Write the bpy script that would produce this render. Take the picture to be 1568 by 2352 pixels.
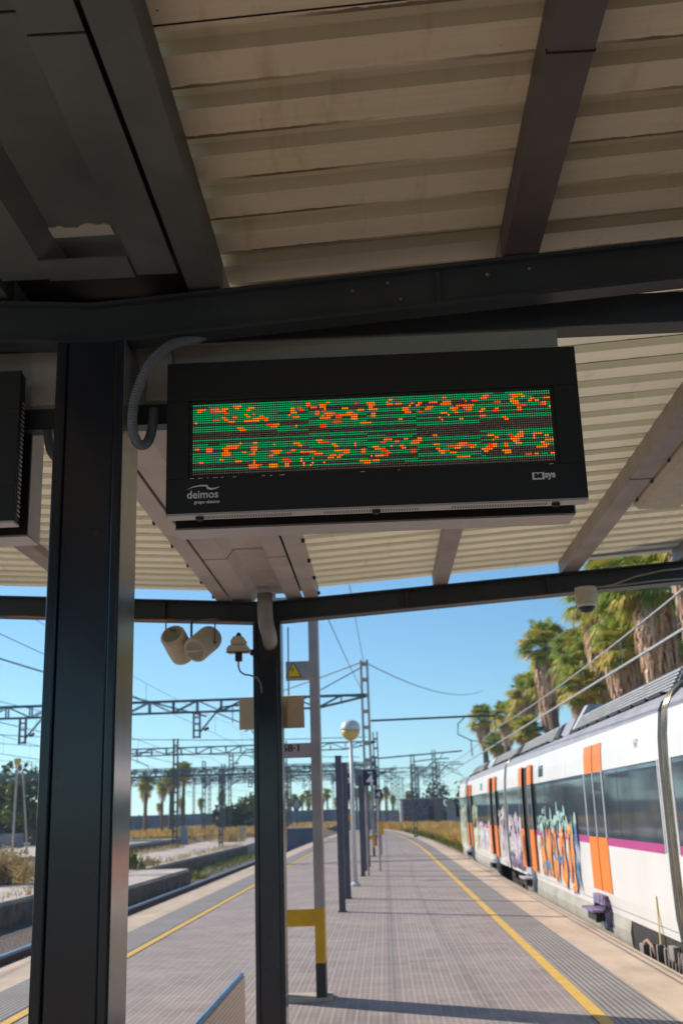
import bpy, math, random
from mathutils import Vector, Matrix
PI = math.pi; R = math.radians
random.seed(7)
for o in list(bpy.data.objects): bpy.data.objects.remove(o)
S = bpy.context.scene; COL = S.collection

# ------------------------------------------------------------------ camera
cam = bpy.data.cameras.new('camera'); camo = bpy.data.objects.new('camera', cam); COL.objects.link(camo)
camo.matrix_world = Matrix(((0.99877357, 0.0400096, 0.02916495, 0.0),
                            (0.03884679, -0.26804286, -0.96262347, 0.0),
                            (-0.03069672, 0.96257585, -0.26926836, 1.6),
                            (0, 0, 0, 1)))
cam.sensor_fit = 'VERTICAL'; cam.sensor_height = 36; cam.sensor_width = 24; cam.lens = 36*2478/2352
cam.clip_start = 0.05; cam.clip_end = 6000
cam.dof.use_dof = True; cam.dof.focus_distance = 3.55; cam.dof.aperture_fstop = 4.8
S.camera = camo
# ------------------------------------------------------------------ sky and sun
SUN_AZ = math.atan2(-0.86, 0.51); SUN_EL = R(33)
w = bpy.data.worlds.new('World'); S.world = w; w.use_nodes = True
nt = w.node_tree; bg = nt.nodes['Background']
sk = nt.nodes.new('ShaderNodeTexSky'); sk.sky_type = 'NISHITA'; sk.sun_disc = False
sk.sun_elevation = SUN_EL; sk.sun_rotation = SUN_AZ % (2*PI); sk.air_density = 1.0; sk.dust_density = 0.15; sk.ozone_density = 2.5
tcw = nt.nodes.new('ShaderNodeTexCoord'); vm = nt.nodes.new('ShaderNodeVectorMath'); vm.operation = 'ADD'; vm.inputs[1].default_value = (0, 0, .045)
nt.links.new(tcw.outputs['Generated'], vm.inputs[0]); vn = nt.nodes.new('ShaderNodeVectorMath'); vn.operation = 'NORMALIZE'; nt.links.new(vm.outputs[0], vn.inputs[0]); nt.links.new(vn.outputs[0], sk.inputs[0])
hs = nt.nodes.new('ShaderNodeHueSaturation'); hs.inputs['Saturation'].default_value = 1.12; nt.links.new(sk.outputs[0], hs.inputs['Color'])
tm = nt.nodes.new('ShaderNodeMix'); tm.data_type = 'RGBA'; tm.blend_type = 'MULTIPLY'; tm.inputs[0].default_value = 1; tm.inputs[7].default_value = (.84, 1.0, 1.0, 1)
nt.links.new(hs.outputs[0], tm.inputs[6]); nt.links.new(tm.outputs[2], bg.inputs[0]); bg.inputs[1].default_value = 0.105
sl = bpy.data.lights.new('sun', 'SUN'); sl.energy = 4.2; sl.angle = R(0.5); sl.color = (1.0, 0.90, 0.78)
so = bpy.data.objects.new('sun', sl); COL.objects.link(so)
sd = Vector((math.sin(SUN_AZ)*math.cos(SUN_EL), math.cos(SUN_AZ)*math.cos(SUN_EL), math.sin(SUN_EL)))
so.rotation_euler = sd.to_track_quat('Z', 'Y').to_euler()
S.view_settings.view_transform = 'Standard'; S.view_settings.look = 'None'; S.view_settings.gamma = 1
S.view_settings.exposure = 0.45

# ------------------------------------------------------------------ materials
def new_mat(name):
    m = bpy.data.materials.new(name); m.use_nodes = True
    return m, m.node_tree, m.node_tree.nodes['Principled BSDF']
def N(nt, t, **kw):
    n = nt.nodes.new(t)
    for k, v in kw.items(): setattr(n, k, v)
    return n
def coords(nt, scale=(1, 1, 1), loc=(0, 0, 0)):
    tc = N(nt, 'ShaderNodeNewGeometry'); mp = N(nt, 'ShaderNodeMapping')
    mp.inputs['Scale'].default_value = scale; mp.inputs['Location'].default_value = loc
    nt.links.new(tc.outputs['Position'], mp.inputs[0]); return mp.outputs[0]
def noise(nt, co, scale, detail=4, rough=.55):
    n = N(nt, 'ShaderNodeTexNoise'); n.inputs['Scale'].default_value = scale; n.inputs['Detail'].default_value = detail
    n.inputs['Roughness'].default_value = rough; nt.links.new(co, n.inputs['Vector']); return n.outputs['Fac']
def ramp(nt, fac, stops):
    r = N(nt, 'ShaderNodeValToRGB'); e = r.color_ramp.elements
    e[0].position, e[0].color = stops[0][0], (*stops[0][1], 1)
    e[1].position, e[1].color = stops[-1][0], (*stops[-1][1], 1)
    for p, c in stops[1:-1]:
        x = e.new(p); x.color = (*c, 1)
    nt.links.new(fac, r.inputs[0]); return r.outputs['Color']
def mixc(nt, fac, a, b):
    m = N(nt, 'ShaderNodeMix', data_type='RGBA')
    if isinstance(fac, (int, float)): m.inputs[0].default_value = fac
    else: nt.links.new(fac, m.inputs[0])
    for i, v in ((6, a), (7, b)):
        if isinstance(v, tuple): m.inputs[i].default_value = (*v, 1)
        else: nt.links.new(v, m.inputs[i])
    return m.outputs[2]
def mth(nt, op, a, b=None, c=None, clamp=False):
    n = N(nt, 'ShaderNodeMath', operation=op); n.use_clamp = clamp
    for i, v in enumerate((a, b, c)):
        if v is None: continue
        if isinstance(v, (int, float)): n.inputs[i].default_value = v
        else: nt.links.new(v, n.inputs[i])
    return n.outputs[0]
def bump(nt, b, h, strength=.3, dist=.01):
    n = N(nt, 'ShaderNodeBump'); n.inputs['Strength'].default_value = strength; n.inputs['Distance'].default_value = dist
    nt.links.new(h, n.inputs['Height']); nt.links.new(n.outputs[0], b.inputs['Normal'])
def sc(c, k): return tuple(min(1, x*k) for x in c)
def M(name, col, rough=.6, metal=0.0, ns=6.0, var=.18, bs=60, bst=.15, dirt=None, dth=.62, stretch=(1, 1, 1), coat=0, dscale=9):
    m, nt, b = new_mat(name)
    co = coords(nt, stretch); f = noise(nt, co, ns)
    c = ramp(nt, f, [(.3, sc(col, 1-var)), (.7, sc(col, 1+var))])
    if dirt:
        d = noise(nt, coords(nt, stretch, (3, 7, 1)), dscale, 8, .7)
        k = mth(nt, 'MULTIPLY', mth(nt, 'SUBTRACT', d, dth), 9, clamp=True)
        c = mixc(nt, k, c, dirt)
    nt.links.new(c, b.inputs['Base Color']); b.inputs['Metallic'].default_value = metal
    r = mth(nt, 'ADD', mth(nt, 'MULTIPLY', f, .16), rough-.08, clamp=True); nt.links.new(r, b.inputs['Roughness'])
    b.inputs['Coat Weight'].default_value = coat
    if bst: bump(nt, b, noise(nt, coords(nt), bs, 3), bst, .004)
    return m
def emit(name, col, k, base=(0.02, 0.02, 0.02)):
    m, nt, b = new_mat(name); b.inputs['Base Color'].default_value = (*base, 1); b.inputs['Roughness'].default_value = .3
    b.inputs['Emission Color'].default_value = (*col, 1); b.inputs['Emission Strength'].default_value = k; return m

RUST = (.13, .055, .02)
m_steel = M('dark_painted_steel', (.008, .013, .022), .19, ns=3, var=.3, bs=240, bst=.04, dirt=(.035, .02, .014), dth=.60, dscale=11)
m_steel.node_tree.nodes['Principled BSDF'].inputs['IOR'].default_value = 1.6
m_sheen = M('post_side_sheen', (.17, .16, .155), .12, ns=3, var=.15, bs=260, bst=.04, dirt=(.05, .04, .035), dth=.68, dscale=16)  # bright reflection on the post's right face, painted as a paler grey
m_sheen.node_tree.nodes['Principled BSDF'].inputs['IOR'].default_value = 1.7
m_steel2 = M('dark_beam_paint', (.034, .042, .049), .5, ns=2, var=.25, bs=90, bst=.15, dirt=(.16, .10, .05), dth=.70, dscale=11)
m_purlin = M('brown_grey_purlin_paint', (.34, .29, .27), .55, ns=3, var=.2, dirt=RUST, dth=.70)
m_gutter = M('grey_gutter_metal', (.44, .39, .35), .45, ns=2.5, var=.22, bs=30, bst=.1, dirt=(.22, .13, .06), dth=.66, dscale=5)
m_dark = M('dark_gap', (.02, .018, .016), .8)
m_gutter_shade = M('gutter_metal_shaded', (.11, .125, .12), .45, ns=2.5, var=.3, bs=30, bst=.1, dirt=(.10, .07, .04), dth=.66, dscale=5)  # near-bay gutter metal, darkened so the canopy shade sits in its colour
m_purlin_shade = M('purlin_paint_shaded', (.11, .095, .098), .55, ns=3, var=.2, dirt=RUST, dth=.70)  # near-bay copy of the purlin paint with the shade coloured in
m_plate = M('pale_grey_painted_plate', (.46, .45, .39), .55, ns=3, var=.12, dirt=(.20, .12, .03), dth=.68, dscale=5)
m_case = M('black_display_housing', (.013, .014, .015), .55, ns=5, var=.15, bs=300, bst=.1)
m_alu = M('pale_aluminium', (.50, .48, .46), .4, metal=.3, ns=10, var=.08)
m_hose = M('grey_plastic_conduit', (.16, .18, .20), .45, ns=12, var=.15)
m_pvc = M('grey_pvc_pipe', (.30, .28, .26), .5, ns=6, var=.2)
m_beige = M('beige_plastic', (.52, .45, .34), .5, ns=10, var=.1)
m_beiged = M('beige_grille', (.30, .27, .20), .6, ns=40, var=.2)
m_black = M('black_rubber', (.015, .015, .016), .6)
m_glassd = M('dark_dome_glass', (.03, .03, .035), .08, bst=0)
m_white = M('white_print', (.90, .90, .88), .5, bst=0)
m_mast = M('galvanised_mast_paint', (.40, .35, .34), .55, ns=4, var=.18, dirt=(.20, .13, .08), dth=.66)
m_yel = M('yellow_safety_paint', (.72, .40, .01), .5, ns=8, var=.1, dirt=(.35, .22, .05), dth=.68)
m_yelb = M('bright_yellow_sign', (.95, .60, .01), .4, bst=0)
m_blk = M('black_base_paint', (.035, .035, .038), .5, ns=8)
m_cat = M('teal_grey_catenary_steel', (.075, .105, .115), .6, ns=1.5, var=.3)
m_wire = M('wire_grey', (.16, .18, .19), .5, bst=0)
m_wirel = M('pale_wire', (.34, .34, .33), .5, bst=0)
m_navy = M('navy_sign_face', (.012, .016, .045), .4, bst=0)
m_totem = M('slate_post_paint', (.085, .085, .115), .5, ns=3, var=.15)
m_whitep = M('white_lamp_paint', (.62, .62, .60), .4, ns=6, var=.08)
m_amber = M('amber_diffuser', (.62, .46, .14), .35, ns=6, var=.1)
m_amber_f = M('ochre_fleck', (.30, .24, .14), .8)
m_tan = M('tan_board', (.62, .52, .38), .6, ns=3, var=.12)
m_conc = M('pale_weathered_concrete', (.50, .43, .37), .85, ns=1.2, var=.22, bs=25, bst=.4, dirt=(.26, .22, .17), dth=.6, dscale=3)
m_concd = M('dark_kerb_concrete', (.17, .14, .115), .9, ns=2, var=.35, bs=20, bst=.5, dirt=(.07, .06, .05), dth=.52, dscale=3)
m_rail = M('rail_steel_sky_tint', (.30, .40, .58), .3, metal=.5, bst=0)  # reflected sky blue is painted into the rail head colour
m_rust = M('rusty_rail_side', (.13, .07, .04), .8)
m_slp = M('concrete_sleeper', (.26, .24, .22), .9)
m_grey = M('light_grey_wall', (.36, .36, .38), .8, ns=1, var=.2)
m_bluewall = M('blue_grey_fence_panels', (.09, .14, .20), .7, ns=.4, var=.5)
m_bark = M('palm_bark', (.16, .12, .09), .9, ns=8, var=.3)
m_bark2 = M('tree_bark', (.10, .075, .055), .9, ns=8, var=.3)

def leafmat(name, a, b, ns=.6, tr=.25):
    m, nt, bs = new_mat(name)
    f = noise(nt, coords(nt, (3, 3, .5) if name.startswith('dead') else (1, 1, 1)), ns, 3); c = ramp(nt, f, [(.35, a), (.65, b)])
    nt.links.new(c, bs.inputs['Base Color']); bs.inputs['Roughness'].default_value = .6
    t = N(nt, 'ShaderNodeBsdfTranslucent'); nt.links.new(c, t.inputs[0]); mx = N(nt, 'ShaderNodeMixShader'); mx.inputs[0].default_value = tr
    nt.links.new(bs.outputs[0], mx.inputs[1]); nt.links.new(t.outputs[0], mx.inputs[2])
    nt.links.new(mx.outputs[0], nt.nodes['Material Output'].inputs[0]); return m
m_frond = leafmat('green_palm_frond', (.13, .24, .04), (.46, .50, .10), .6, .4)
m_frondy = leafmat('yellowing_palm_frond', (.62, .46, .06), (.42, .40, .07))
m_dead = leafmat('dead_brown_frond', (.40, .23, .13), (.88, .64, .44), 1.6, .25)
m_tree = leafmat('dark_green_foliage', (.018, .045, .018), (.055, .085, .02))
m_tree2 = leafmat('light_green_foliage', (.05, .10, .015), (.13, .17, .03))
m_dry = leafmat('dry_straw', (.34, .22, .08), (.55, .42, .20), 2)
m_drygrass = leafmat('orange_dry_grass', (.60, .30, .06), (.66, .46, .12), .25)
m_grn = leafmat('green_weeds', (.10, .14, .02), (.24, .24, .04), 1)

# platform paving: ribbed concrete tiles with pale joints
def paving():
    m, nt, b = new_mat('ribbed_grey_paving')
    co = coords(nt); sp = N(nt, 'ShaderNodeSeparateXYZ'); nt.links.new(co, sp.inputs[0]); X, Y = sp.outputs[0], sp.outputs[1]
    def line(v, per, wd):
        f = mth(nt, 'ABSOLUTE', mth(nt, 'SUBTRACT', mth(nt, 'FRACT', mth(nt, 'DIVIDE', v, per)), .5))
        return mth(nt, 'MULTIPLY', mth(nt, 'SUBTRACT', f, .5-wd), 1/wd*1.5, clamp=True)
    lx = line(X, .1, .06); ly = line(Y, .2, .03)
    rib = mth(nt, 'SINE', mth(nt, 'MULTIPLY', X, 2*PI/.05))
    f = noise(nt, co, .9, 6); f2 = noise(nt, co, 14, 5)
    # each tile a slightly different tone
    cell = N(nt, 'ShaderNodeTexWhiteNoise', noise_dimensions='2D'); fl = N(nt, 'ShaderNodeCombineXYZ')
    nt.links.new(mth(nt, 'FLOOR', mth(nt, 'DIVIDE', X, .2)), fl.inputs[0]); nt.links.new(mth(nt, 'FLOOR', mth(nt, 'DIVIDE', Y, .2)), fl.inputs[1])
    nt.links.new(fl.outputs[0], cell.inputs[0])
    k = mth(nt, 'ADD', mth(nt, 'MULTIPLY', f, .6), mth(nt, 'ADD', mth(nt, 'MULTIPLY', f2, .25), mth(nt, 'MULTIPLY', cell.outputs[0], .15)))
    c = ramp(nt, k, [(.32, (.235, .188, .168)), (.68, (.37, .302, .275))])
    c = mixc(nt, mth(nt, 'MULTIPLY', lx, .7), c, (.44, .37, .30)); c = mixc(nt, mth(nt, 'MULTIPLY', ly, .35), c, (.16, .14, .13))
    st = mth(nt, 'MULTIPLY', mth(nt, 'SUBTRACT', noise(nt, coords(nt, loc=(5, 2, 0)), 1.7, 7, .7), .585), 8, clamp=True)
    c = mixc(nt, mth(nt, 'MULTIPLY', st, .5), c, (.13, .11, .11))
    nt.links.new(c, b.inputs['Base Color']); b.inputs['Roughness'].default_value = .72
    bump(nt, b, mth(nt, 'ADD', mth(nt, 'MULTIPLY', rib, .4), f2), .4, .004); return m
def tactile():
    m, nt, b = new_mat('grooved_tactile_paving')
    co = coords(nt); sp = N(nt, 'ShaderNodeSeparateXYZ'); nt.links.new(co, sp.inputs[0]); X, Y = sp.outputs[0], sp.outputs[1]
    s = mth(nt, 'SINE', mth(nt, 'MULTIPLY', X, 2*PI/.052)); g = mth(nt, 'MULTIPLY', mth(nt, 'SUBTRACT', s, .35), 2.2, clamp=True)
    fy = mth(nt, 'ABSOLUTE', mth(nt, 'SUBTRACT', mth(nt, 'FRACT', mth(nt, 'DIVIDE', Y, .4)), .5)); gy = mth(nt, 'GREATER_THAN', fy, .485)
    c = ramp(nt, noise(nt, co, 1.3, 6), [(.3, (.25, .225, .205)), (.7, (.33, .30, .275))])
    c = mixc(nt, mth(nt, 'MULTIPLY', g, .85), c, (.07, .065, .06)); c = mixc(nt, mth(nt, 'MULTIPLY', gy, .5), c, (.10, .09, .08))
    nt.links.new(c, b.inputs['Base Color']); b.inputs['Roughness'].default_value = .75
    bump(nt, b, mth(nt, 'SUBTRACT', 1.0, g), .5, .006); return m
m_pave, m_tact = paving(), tactile()
m_edge = M('cream_platform_edge', (.52, .40, .29), .8, ns=1.0, var=.16, bs=30, bst=.2, dirt=(.36, .29, .22), dth=.60, dscale=2, stretch=(3, 1, 1))
m_line = M('worn_yellow_line', (.66, .41, .07), .7, ns=5, var=.12, dirt=(.38, .32, .24), dth=.60, dscale=10)
m_pwall = M('platform_side_wall', (.22, .19, .16), .9, ns=2, var=.3)

RIB = .215
def sheetmat(name, tr=0):
    m, nt, b = new_mat(name)
    co = coords(nt); sp = N(nt, 'ShaderNodeSeparateXYZ'); nt.links.new(co, sp.inputs[0]); X, Y, Z = sp.outputs
    f = noise(nt, co, 1.1, 5); f2 = noise(nt, coords(nt, (.8, 30, 1)), 2.2, 4)
    c = ramp(nt, mth(nt, 'ADD', mth(nt, 'MULTIPLY', f, .6), mth(nt, 'MULTIPLY', f2, .4)), [(.3, (.74, .63, .44)), (.7, (.88, .77, .56))])
    ph = mth(nt, 'FRACT', mth(nt, 'DIVIDE', mth(nt, 'SUBTRACT', Y, 2.265), RIB))      # 0 at the start of a flat
    # rust bleeding from the far edge of each flat
    d = mth(nt, 'ABSOLUTE', mth(nt, 'SUBTRACT', ph, .585))
    jag = noise(nt, coords(nt, (26, 3, 1)), 1.0, 3); on = mth(nt, 'MULTIPLY', mth(nt, 'SUBTRACT', noise(nt, coords(nt, (.5, 1.2, 1), (1, 4, 0)), 2.0, 2), .42), 7, clamp=True)
    e = mth(nt, 'LESS_THAN', d, mth(nt, 'MULTIPLY', jag, .085)); c = mixc(nt, mth(nt, 'MULTIPLY', mth(nt, 'MULTIPLY', e, on), .85), c, (.10, .045, .015))
    # slight moss tint and painted shade in the folds, ochre drips below the rust
    fold = mth(nt, 'GREATER_THAN', ph, .62); c = mixc(nt, mth(nt, 'MULTIPLY', fold, .62 if tr else .42), c, (.34, .33, .20))
    dr = mth(nt, 'MULTIPLY', mth(nt, 'SUBTRACT', noise(nt, coords(nt, (9, 2, 1)), 1.3, 5), .60), 7, clamp=True)
    c = mixc(nt, mth(nt, 'MULTIPLY', dr, .30), c, (.34, .24, .10))
    sx = mth(nt, 'MULTIPLY', mth(nt, 'SUBTRACT', noise(nt, co, 60, 2), .76), 20, clamp=True); c = mixc(nt, sx, c, (.10, .07, .04))
    nt.links.new(c, b.inputs['Base Color']); b.inputs['Roughness'].default_value = .5
    bump(nt, b, noise(nt, coords(nt, (2, 60, 1)), 3, 3), .15, .003)
    if tr:
        t = N(nt, 'ShaderNodeBsdfTranslucent'); nt.links.new(c, t.inputs[0]); mx = N(nt, 'ShaderNodeMixShader'); mx.inputs[0].default_value = tr
        nt.links.new(b.outputs[0], mx.inputs[1]); nt.links.new(t.outputs[0], mx.inputs[2]); nt.links.new(mx.outputs[0], nt.nodes['Material Output'].inputs[0])
    return m
m_sheet, m_sheetf = sheetmat('cream_corrugated_sheet'), sheetmat('cream_sheet_added_translucency', .20)  # opaque steel in the far bay; translucency added to brighten the ceiling

def perfmat():
    m, nt, b = new_mat('perforated_bench_metal')
    v = N(nt, 'ShaderNodeTexVoronoi'); v.inputs['Scale'].default_value = 45; v.inputs['Randomness'].default_value = 0
    nt.links.new(coords(nt), v.inputs['Vector'])
    k = mth(nt, 'LESS_THAN', v.outputs['Distance'], .30); c = mixc(nt, k, (.85, .70, .58), (.25, .20, .18))
    nt.links.new(c, b.inputs['Base Color']); b.inputs['Roughness'].default_value = .4; b.inputs['Metallic'].default_value = .3; return m
m_bench = perfmat()
m_benchf = M('bench_frame_sky_tint', (.10, .27, .55), .35, ns=8)  # metal frame; the reflected blue of the sky is painted into its colour

# ground
def groundmat():
    m, nt, b = new_mat('dusty_rail_yard_ground')
    co = coords(nt); a = noise(nt, co, .09, 8, .65); d = noise(nt, co, 9, 6, .7)
    c = ramp(nt, a, [(.33, (.19, .15, .12)), (.48, (.30, .25, .20)), (.58, (.34, .24, .11)), (.70, (.15, .16, .05))])
    c = mixc(nt, mth(nt, 'MULTIPLY', d, .5), c, (.14, .12, .11))
    nt.links.new(c, b.inputs['Base Color']); b.inputs['Roughness'].default_value = .95; bump(nt, b, d, .6, .05); return m
def ballastmat():
    m, nt, b = new_mat('brown_ballast')
    v = N(nt, 'ShaderNodeTexVoronoi'); v.inputs['Scale'].default_value = 16; nt.links.new(coords(nt), v.inputs['Vector'])
    c = ramp(nt, noise(nt, coords(nt), 20, 5, .7), [(.3, (.05, .04, .035)), (.7, (.20, .16, .13))])
    nt.links.new(c, b.inputs['Base Color']); b.inputs['Roughness'].default_value = .95; bump(nt, b, v.outputs['Distance'], .9, .05); return m
m_ground, m_ballast = groundmat(), ballastmat()

# ------------------------------------------------------------------ mesh helpers
class MB:
    def __init__(s): s.v = []; s.f = []; s.mi = []; s.cur = 0
    def add(s, vs, fs):
        b = len(s.v); s.v += [tuple(map(float, v)) for v in vs]
        for f in fs: s.f.append(tuple(b+i for i in f)); s.mi.append(s.cur)
        return s
    def box(s, x0, x1, y0, y1, z0, z1):
        return s.add([(x, y, z) for x in (x0, x1) for y in (y0, y1) for z in (z0, z1)],
                     [(0, 1, 3, 2), (4, 6, 7, 5), (0, 4, 5, 1), (2, 3, 7, 6), (0, 2, 6, 4), (1, 5, 7, 3)])
    def bar(s, p, q, w, h, up=(0, 0, 1)):
        p, q = Vector(p), Vector(q); d = (q-p).normalized(); u = Vector(up)
        if abs(d.dot(u)) > .99: u = Vector((0, 1, 0))
        r = d.cross(u).normalized(); u = r.cross(d)
        return s.add([c+r*(a*w/2)+u*(b*h/2) for c in (p, q) for a in (-1, 1) for b in (-1, 1)],
                     [(0, 1, 3, 2), (4, 6, 7, 5), (0, 4, 5, 1), (2, 3, 7, 6), (0, 2, 6, 4), (1, 5, 7, 3)])
    def tube(s, pts, r, n=8, caps=True):
        pts = [Vector(p) for p in pts]; rings = []; k = len(pts); rr = r if isinstance(r, (list, tuple)) else [r]*k
        d0 = (pts[1]-pts[0]).normalized(); u = Vector((0, 0, 1)) if abs(d0.z) < .9 else Vector((1, 0, 0))
        b = len(s.v); vs = []
        for i, p in enumerate(pts):
            d = (pts[min(i+1, k-1)]-pts[max(i-1, 0)]).normalized(); a = d.cross(u).normalized(); u = a.cross(d).normalized()
            for j in range(n):
                t = 2*PI*j/n; vs.append(p+a*(rr[i]*math.cos(t))+u*(rr[i]*math.sin(t)))
        fs = [(i*n+j, i*n+(j+1) % n, (i+1)*n+(j+1) % n, (i+1)*n+j) for i in range(k-1) for j in range(n)]
        if caps: fs += [tuple(range(n-1, -1, -1)), tuple((k-1)*n+j for j in range(n))]
        return s.add(vs, fs)
    def lathe(s, prof, c, ax=(0, 0, 1), n=24):
        ax = Vector(ax).normalized(); u = Vector((1, 0, 0)) if abs(ax.x) < .9 else Vector((0, 1, 0)); a = ax.cross(u).normalized(); u = a.cross(ax); c = Vector(c)
        vs = [c+ax*h+a*(r*math.cos(2*PI*j/n))+u*(r*math.sin(2*PI*j/n)) for r, h in prof for j in range(n)]
        k = len(prof); fs = [(i*n+j, i*n+(j+1) % n, (i+1)*n+(j+1) % n, (i+1)*n+j) for i in range(k-1) for j in range(n)]
        fs += [tuple(range(n-1, -1, -1)), tuple((k-1)*n+j for j in range(n))]
        return s.add(vs, fs)
    def prism(s, poly, a0, a1, axis='y'):          # polygon in the plane across 'axis'
        def P(p, t): return {'y': (p[0], t, p[1]), 'x': (t, p[0], p[1]), 'z': (p[0], p[1], t)}[axis]
        n = len(poly); vs = [P(p, a0) for p in poly]+[P(p, a1) for p in poly]
        return s.add(vs, [tuple(range(n)), tuple(range(2*n-1, n-1, -1))]+[(i, (i+1) % n, n+(i+1) % n, n+i) for i in range(n)])
    def build(s, name, mat, parent=None, smooth=False, bevel=0):
        off = Vector((0, 0, 0))
        if parent is not None: off = parent.matrix_basis.translation if parent.parent is None else parent.parent.matrix_basis.translation
        me = bpy.data.meshes.new(name); me.from_pydata([tuple(Vector(v)-off) for v in s.v], [], s.f); me.validate()
        for m in (mat if isinstance(mat, (list, tuple)) else [mat]): me.materials.append(m)
        if len(me.materials) > 1 and len(s.mi) == len(me.polygons):
            for p, i in zip(me.polygons, s.mi): p.material_index = i
        import bmesh
        bm = bmesh.new(); bm.from_mesh(me); bmesh.ops.recalc_face_normals(bm, faces=bm.faces) if len(bm.faces) < 60000 else None; bm.to_mesh(me); bm.free()
        if smooth:
            for p in me.polygons: p.use_smooth = True
        o = bpy.data.objects.new(name, me); COL.objects.link(o)
        if parent is not None: o.parent = parent
        if bevel:
            b = o.modifiers.new('bevel', 'BEVEL'); b.width = bevel; b.segments = 2; b.limit_method = 'ANGLE'; b.angle_limit = R(40)
        return o
def tag(o, label, cat, group=None):
    o['label'] = label; o['category'] = cat
    if group: o['group'] = group
    return o
def thing(name, loc, label, cat, group=None):
    o = bpy.data.objects.new(name, None); COL.objects.link(o); o.location = loc; o.empty_display_size = .2
    return tag(o, label, cat, group)
def struct(o, kind='structure'): o['kind'] = kind; return o
def copy_tree(root, loc, rz=0, label=None, scale=1):
    r = root.copy(); COL.objects.link(r); r.location = loc; r.rotation_euler = (0, 0, rz); r.scale = (scale,)*3
    if label: r['label'] = label
    for ch in list(root.children):
        c = ch.copy(); COL.objects.link(c); c.parent = r
        for g in list(ch.children):
            d = g.copy(); COL.objects.link(d); d.parent = c
    return r
def text_mb(mb, txt, size, org, xdir=(1, 0, 0), zdir=(0, 0, 1), off=0.0, depth=.0006, align='LEFT', sx=1.0):
    cu = bpy.data.curves.new('t', 'FONT'); cu.body = txt; cu.size = size; cu.offset = off; cu.extrude = depth; cu.align_x = align; cu.resolution_u = 3
    o = bpy.data.objects.new('t', cu); COL.objects.link(o); dg = bpy.context.evaluated_depsgraph_get(); dg.update()
    me = bpy.data.meshes.new_from_object(o.evaluated_get(dg)); X, Z, O = Vector(xdir), Vector(zdir), Vector(org); Nn = X.cross(Z)
    mb.add([O+X*(v.co.x*sx)+Z*v.co.y+Nn*v.co.z for v in me.vertices], [tuple(p.vertices) for p in me.polygons])
    bpy.data.objects.remove(o); bpy.data.curves.remove(cu); bpy.data.meshes.remove(me)

# ================================================================== THE SETTING
g = MB(); g.add([(-2500, -300, -.95), (2500, -300, -.95), (2500, 4500, -.95), (-2500, 4500, -.95)], [(0, 1, 2, 3)])
struct(g.build('ground', m_ground))
def xr(y): return 2.80 if y < 45 else 2.80-(y-45)**2*.00060          # right platform edge
def xl(y): return -4.5 if y < 60 else -4.5+(y-60)**2*.00042
def sheet(name, fa, fb, z, mat, y0, y1, thick=None, step=3.0):
    m = MB(); ys = [y0+(y1-y0)*i/max(1, int((y1-y0)/step)) for i in range(int((y1-y0)/step)+1)]
    vs = []; fs = []
    for y in ys: vs += [(fa(y), y, z), (fb(y), y, z)]
    for i in range(len(ys)-1): fs.append((2*i, 2*i+1, 2*i+3, 2*i+2))
    if thick:
        n = len(vs); vs += [(v[0], v[1], z-thick) for v in vs]; k = len(ys)
        for i in range(k-1): fs += [(2*i, 2*i+2, n+2*i+2, n+2*i), (2*i+1, n+2*i+1, n+2*i+3, 2*i+3)]
        fs += [(0, n, n+1, 1), (n-2, n-1, 2*n-1, 2*n-2)]
    m.add(vs, fs); return struct(m.build(name, mat))
PY0, PY1 = -12, 112
sheet('platform', lambda y: xl(y)+.03, lambda y: xr(y)-.03, 0, m_pave, PY0, PY1, .95)
sheet('platform_edge_right', lambda y: xr(y)-.62, xr, .004, m_edge, PY0, PY1, .12)
sheet('platform_edge_left', xl, lambda y: xl(y)+.62, .004, m_edge, PY0, PY1, .12)
sheet('tactile_strip_right', lambda y: xr(y)-1.12, lambda y: xr(y)-.62, .0045, m_tact, PY0, PY1)
sheet('tactile_strip_left', lambda y: xl(y)+.62, lambda y: xl(y)+1.20, .0045, m_tact, PY0, PY1)
sheet('yellow_line_right', lambda y: xr(y)-1.235, lambda y: xr(y)-1.125, .008, m_line, PY0, PY1)
sheet('yellow_line_left', lambda y: xl(y)+1.23, lambda y: xl(y)+1.33, .008, m_line, PY0, PY1)
m_groove = M('edge_groove', (.20, .17, .16), .8)
sheet('edge_groove_outer', lambda y: xr(y)-.075, lambda y: xr(y)-.05, .008, m_groove, PY0, 60)
sheet('edge_groove_inner', lambda y: xr(y)-.165, lambda y: xr(y)-.135, .008, m_groove, PY0, 60)

# tracks: ballast bed, rails with sleepers
def xt(y): return -5.95 if y < 60 else -5.95+(y-60)**2*.0002
struct(MB().box(-9.3, -4.52, -20, 160, -.94, -.78).build('ballast_left', m_ballast))
struct(MB().box(2.85, 7.0, -20, 48, -.94, -.78).build('ballast_right', m_ballast))
struct(MB().box(-17.6, -14.4, 10, 170, -.94, -.80).build('ballast_far', m_ballast))
def rails(name, xc, y0, y1):
    m = MB()
    n = int((y1-y0)/4)
    for sgn in (-.86, .86):
        for i in range(n):
            a, b = y0+(y1-y0)*i/n, y0+(y1-y0)*(i+1)/n
            m.cur = 0; m.bar((xc(a)+sgn, a, -.63), (xc(b)+sgn, b, -.63), .075, .05)
            m.cur = 1; m.bar((xc(a)+sgn, a, -.69), (xc(b)+sgn, b, -.69), .03, .10); m.bar((xc(a)+sgn, a, -.745), (xc(b)+sgn, b, -.745), .14, .012)
    m.cur = 2; y = y0
    while y < min(y1, 90): m.box(xc(y)-1.3, xc(y)+1.3, y, y+.24, -.80, -.752); y += .62
    o = m.build(name, [m_rail, m_rust, m_slp]); struct(o)
rails('railway_track', xt, -15, 160); rails('railway_track', lambda y: 4.45, -15, 60)
rails('railway_track', lambda y: -16.0, 12, 165)

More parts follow.
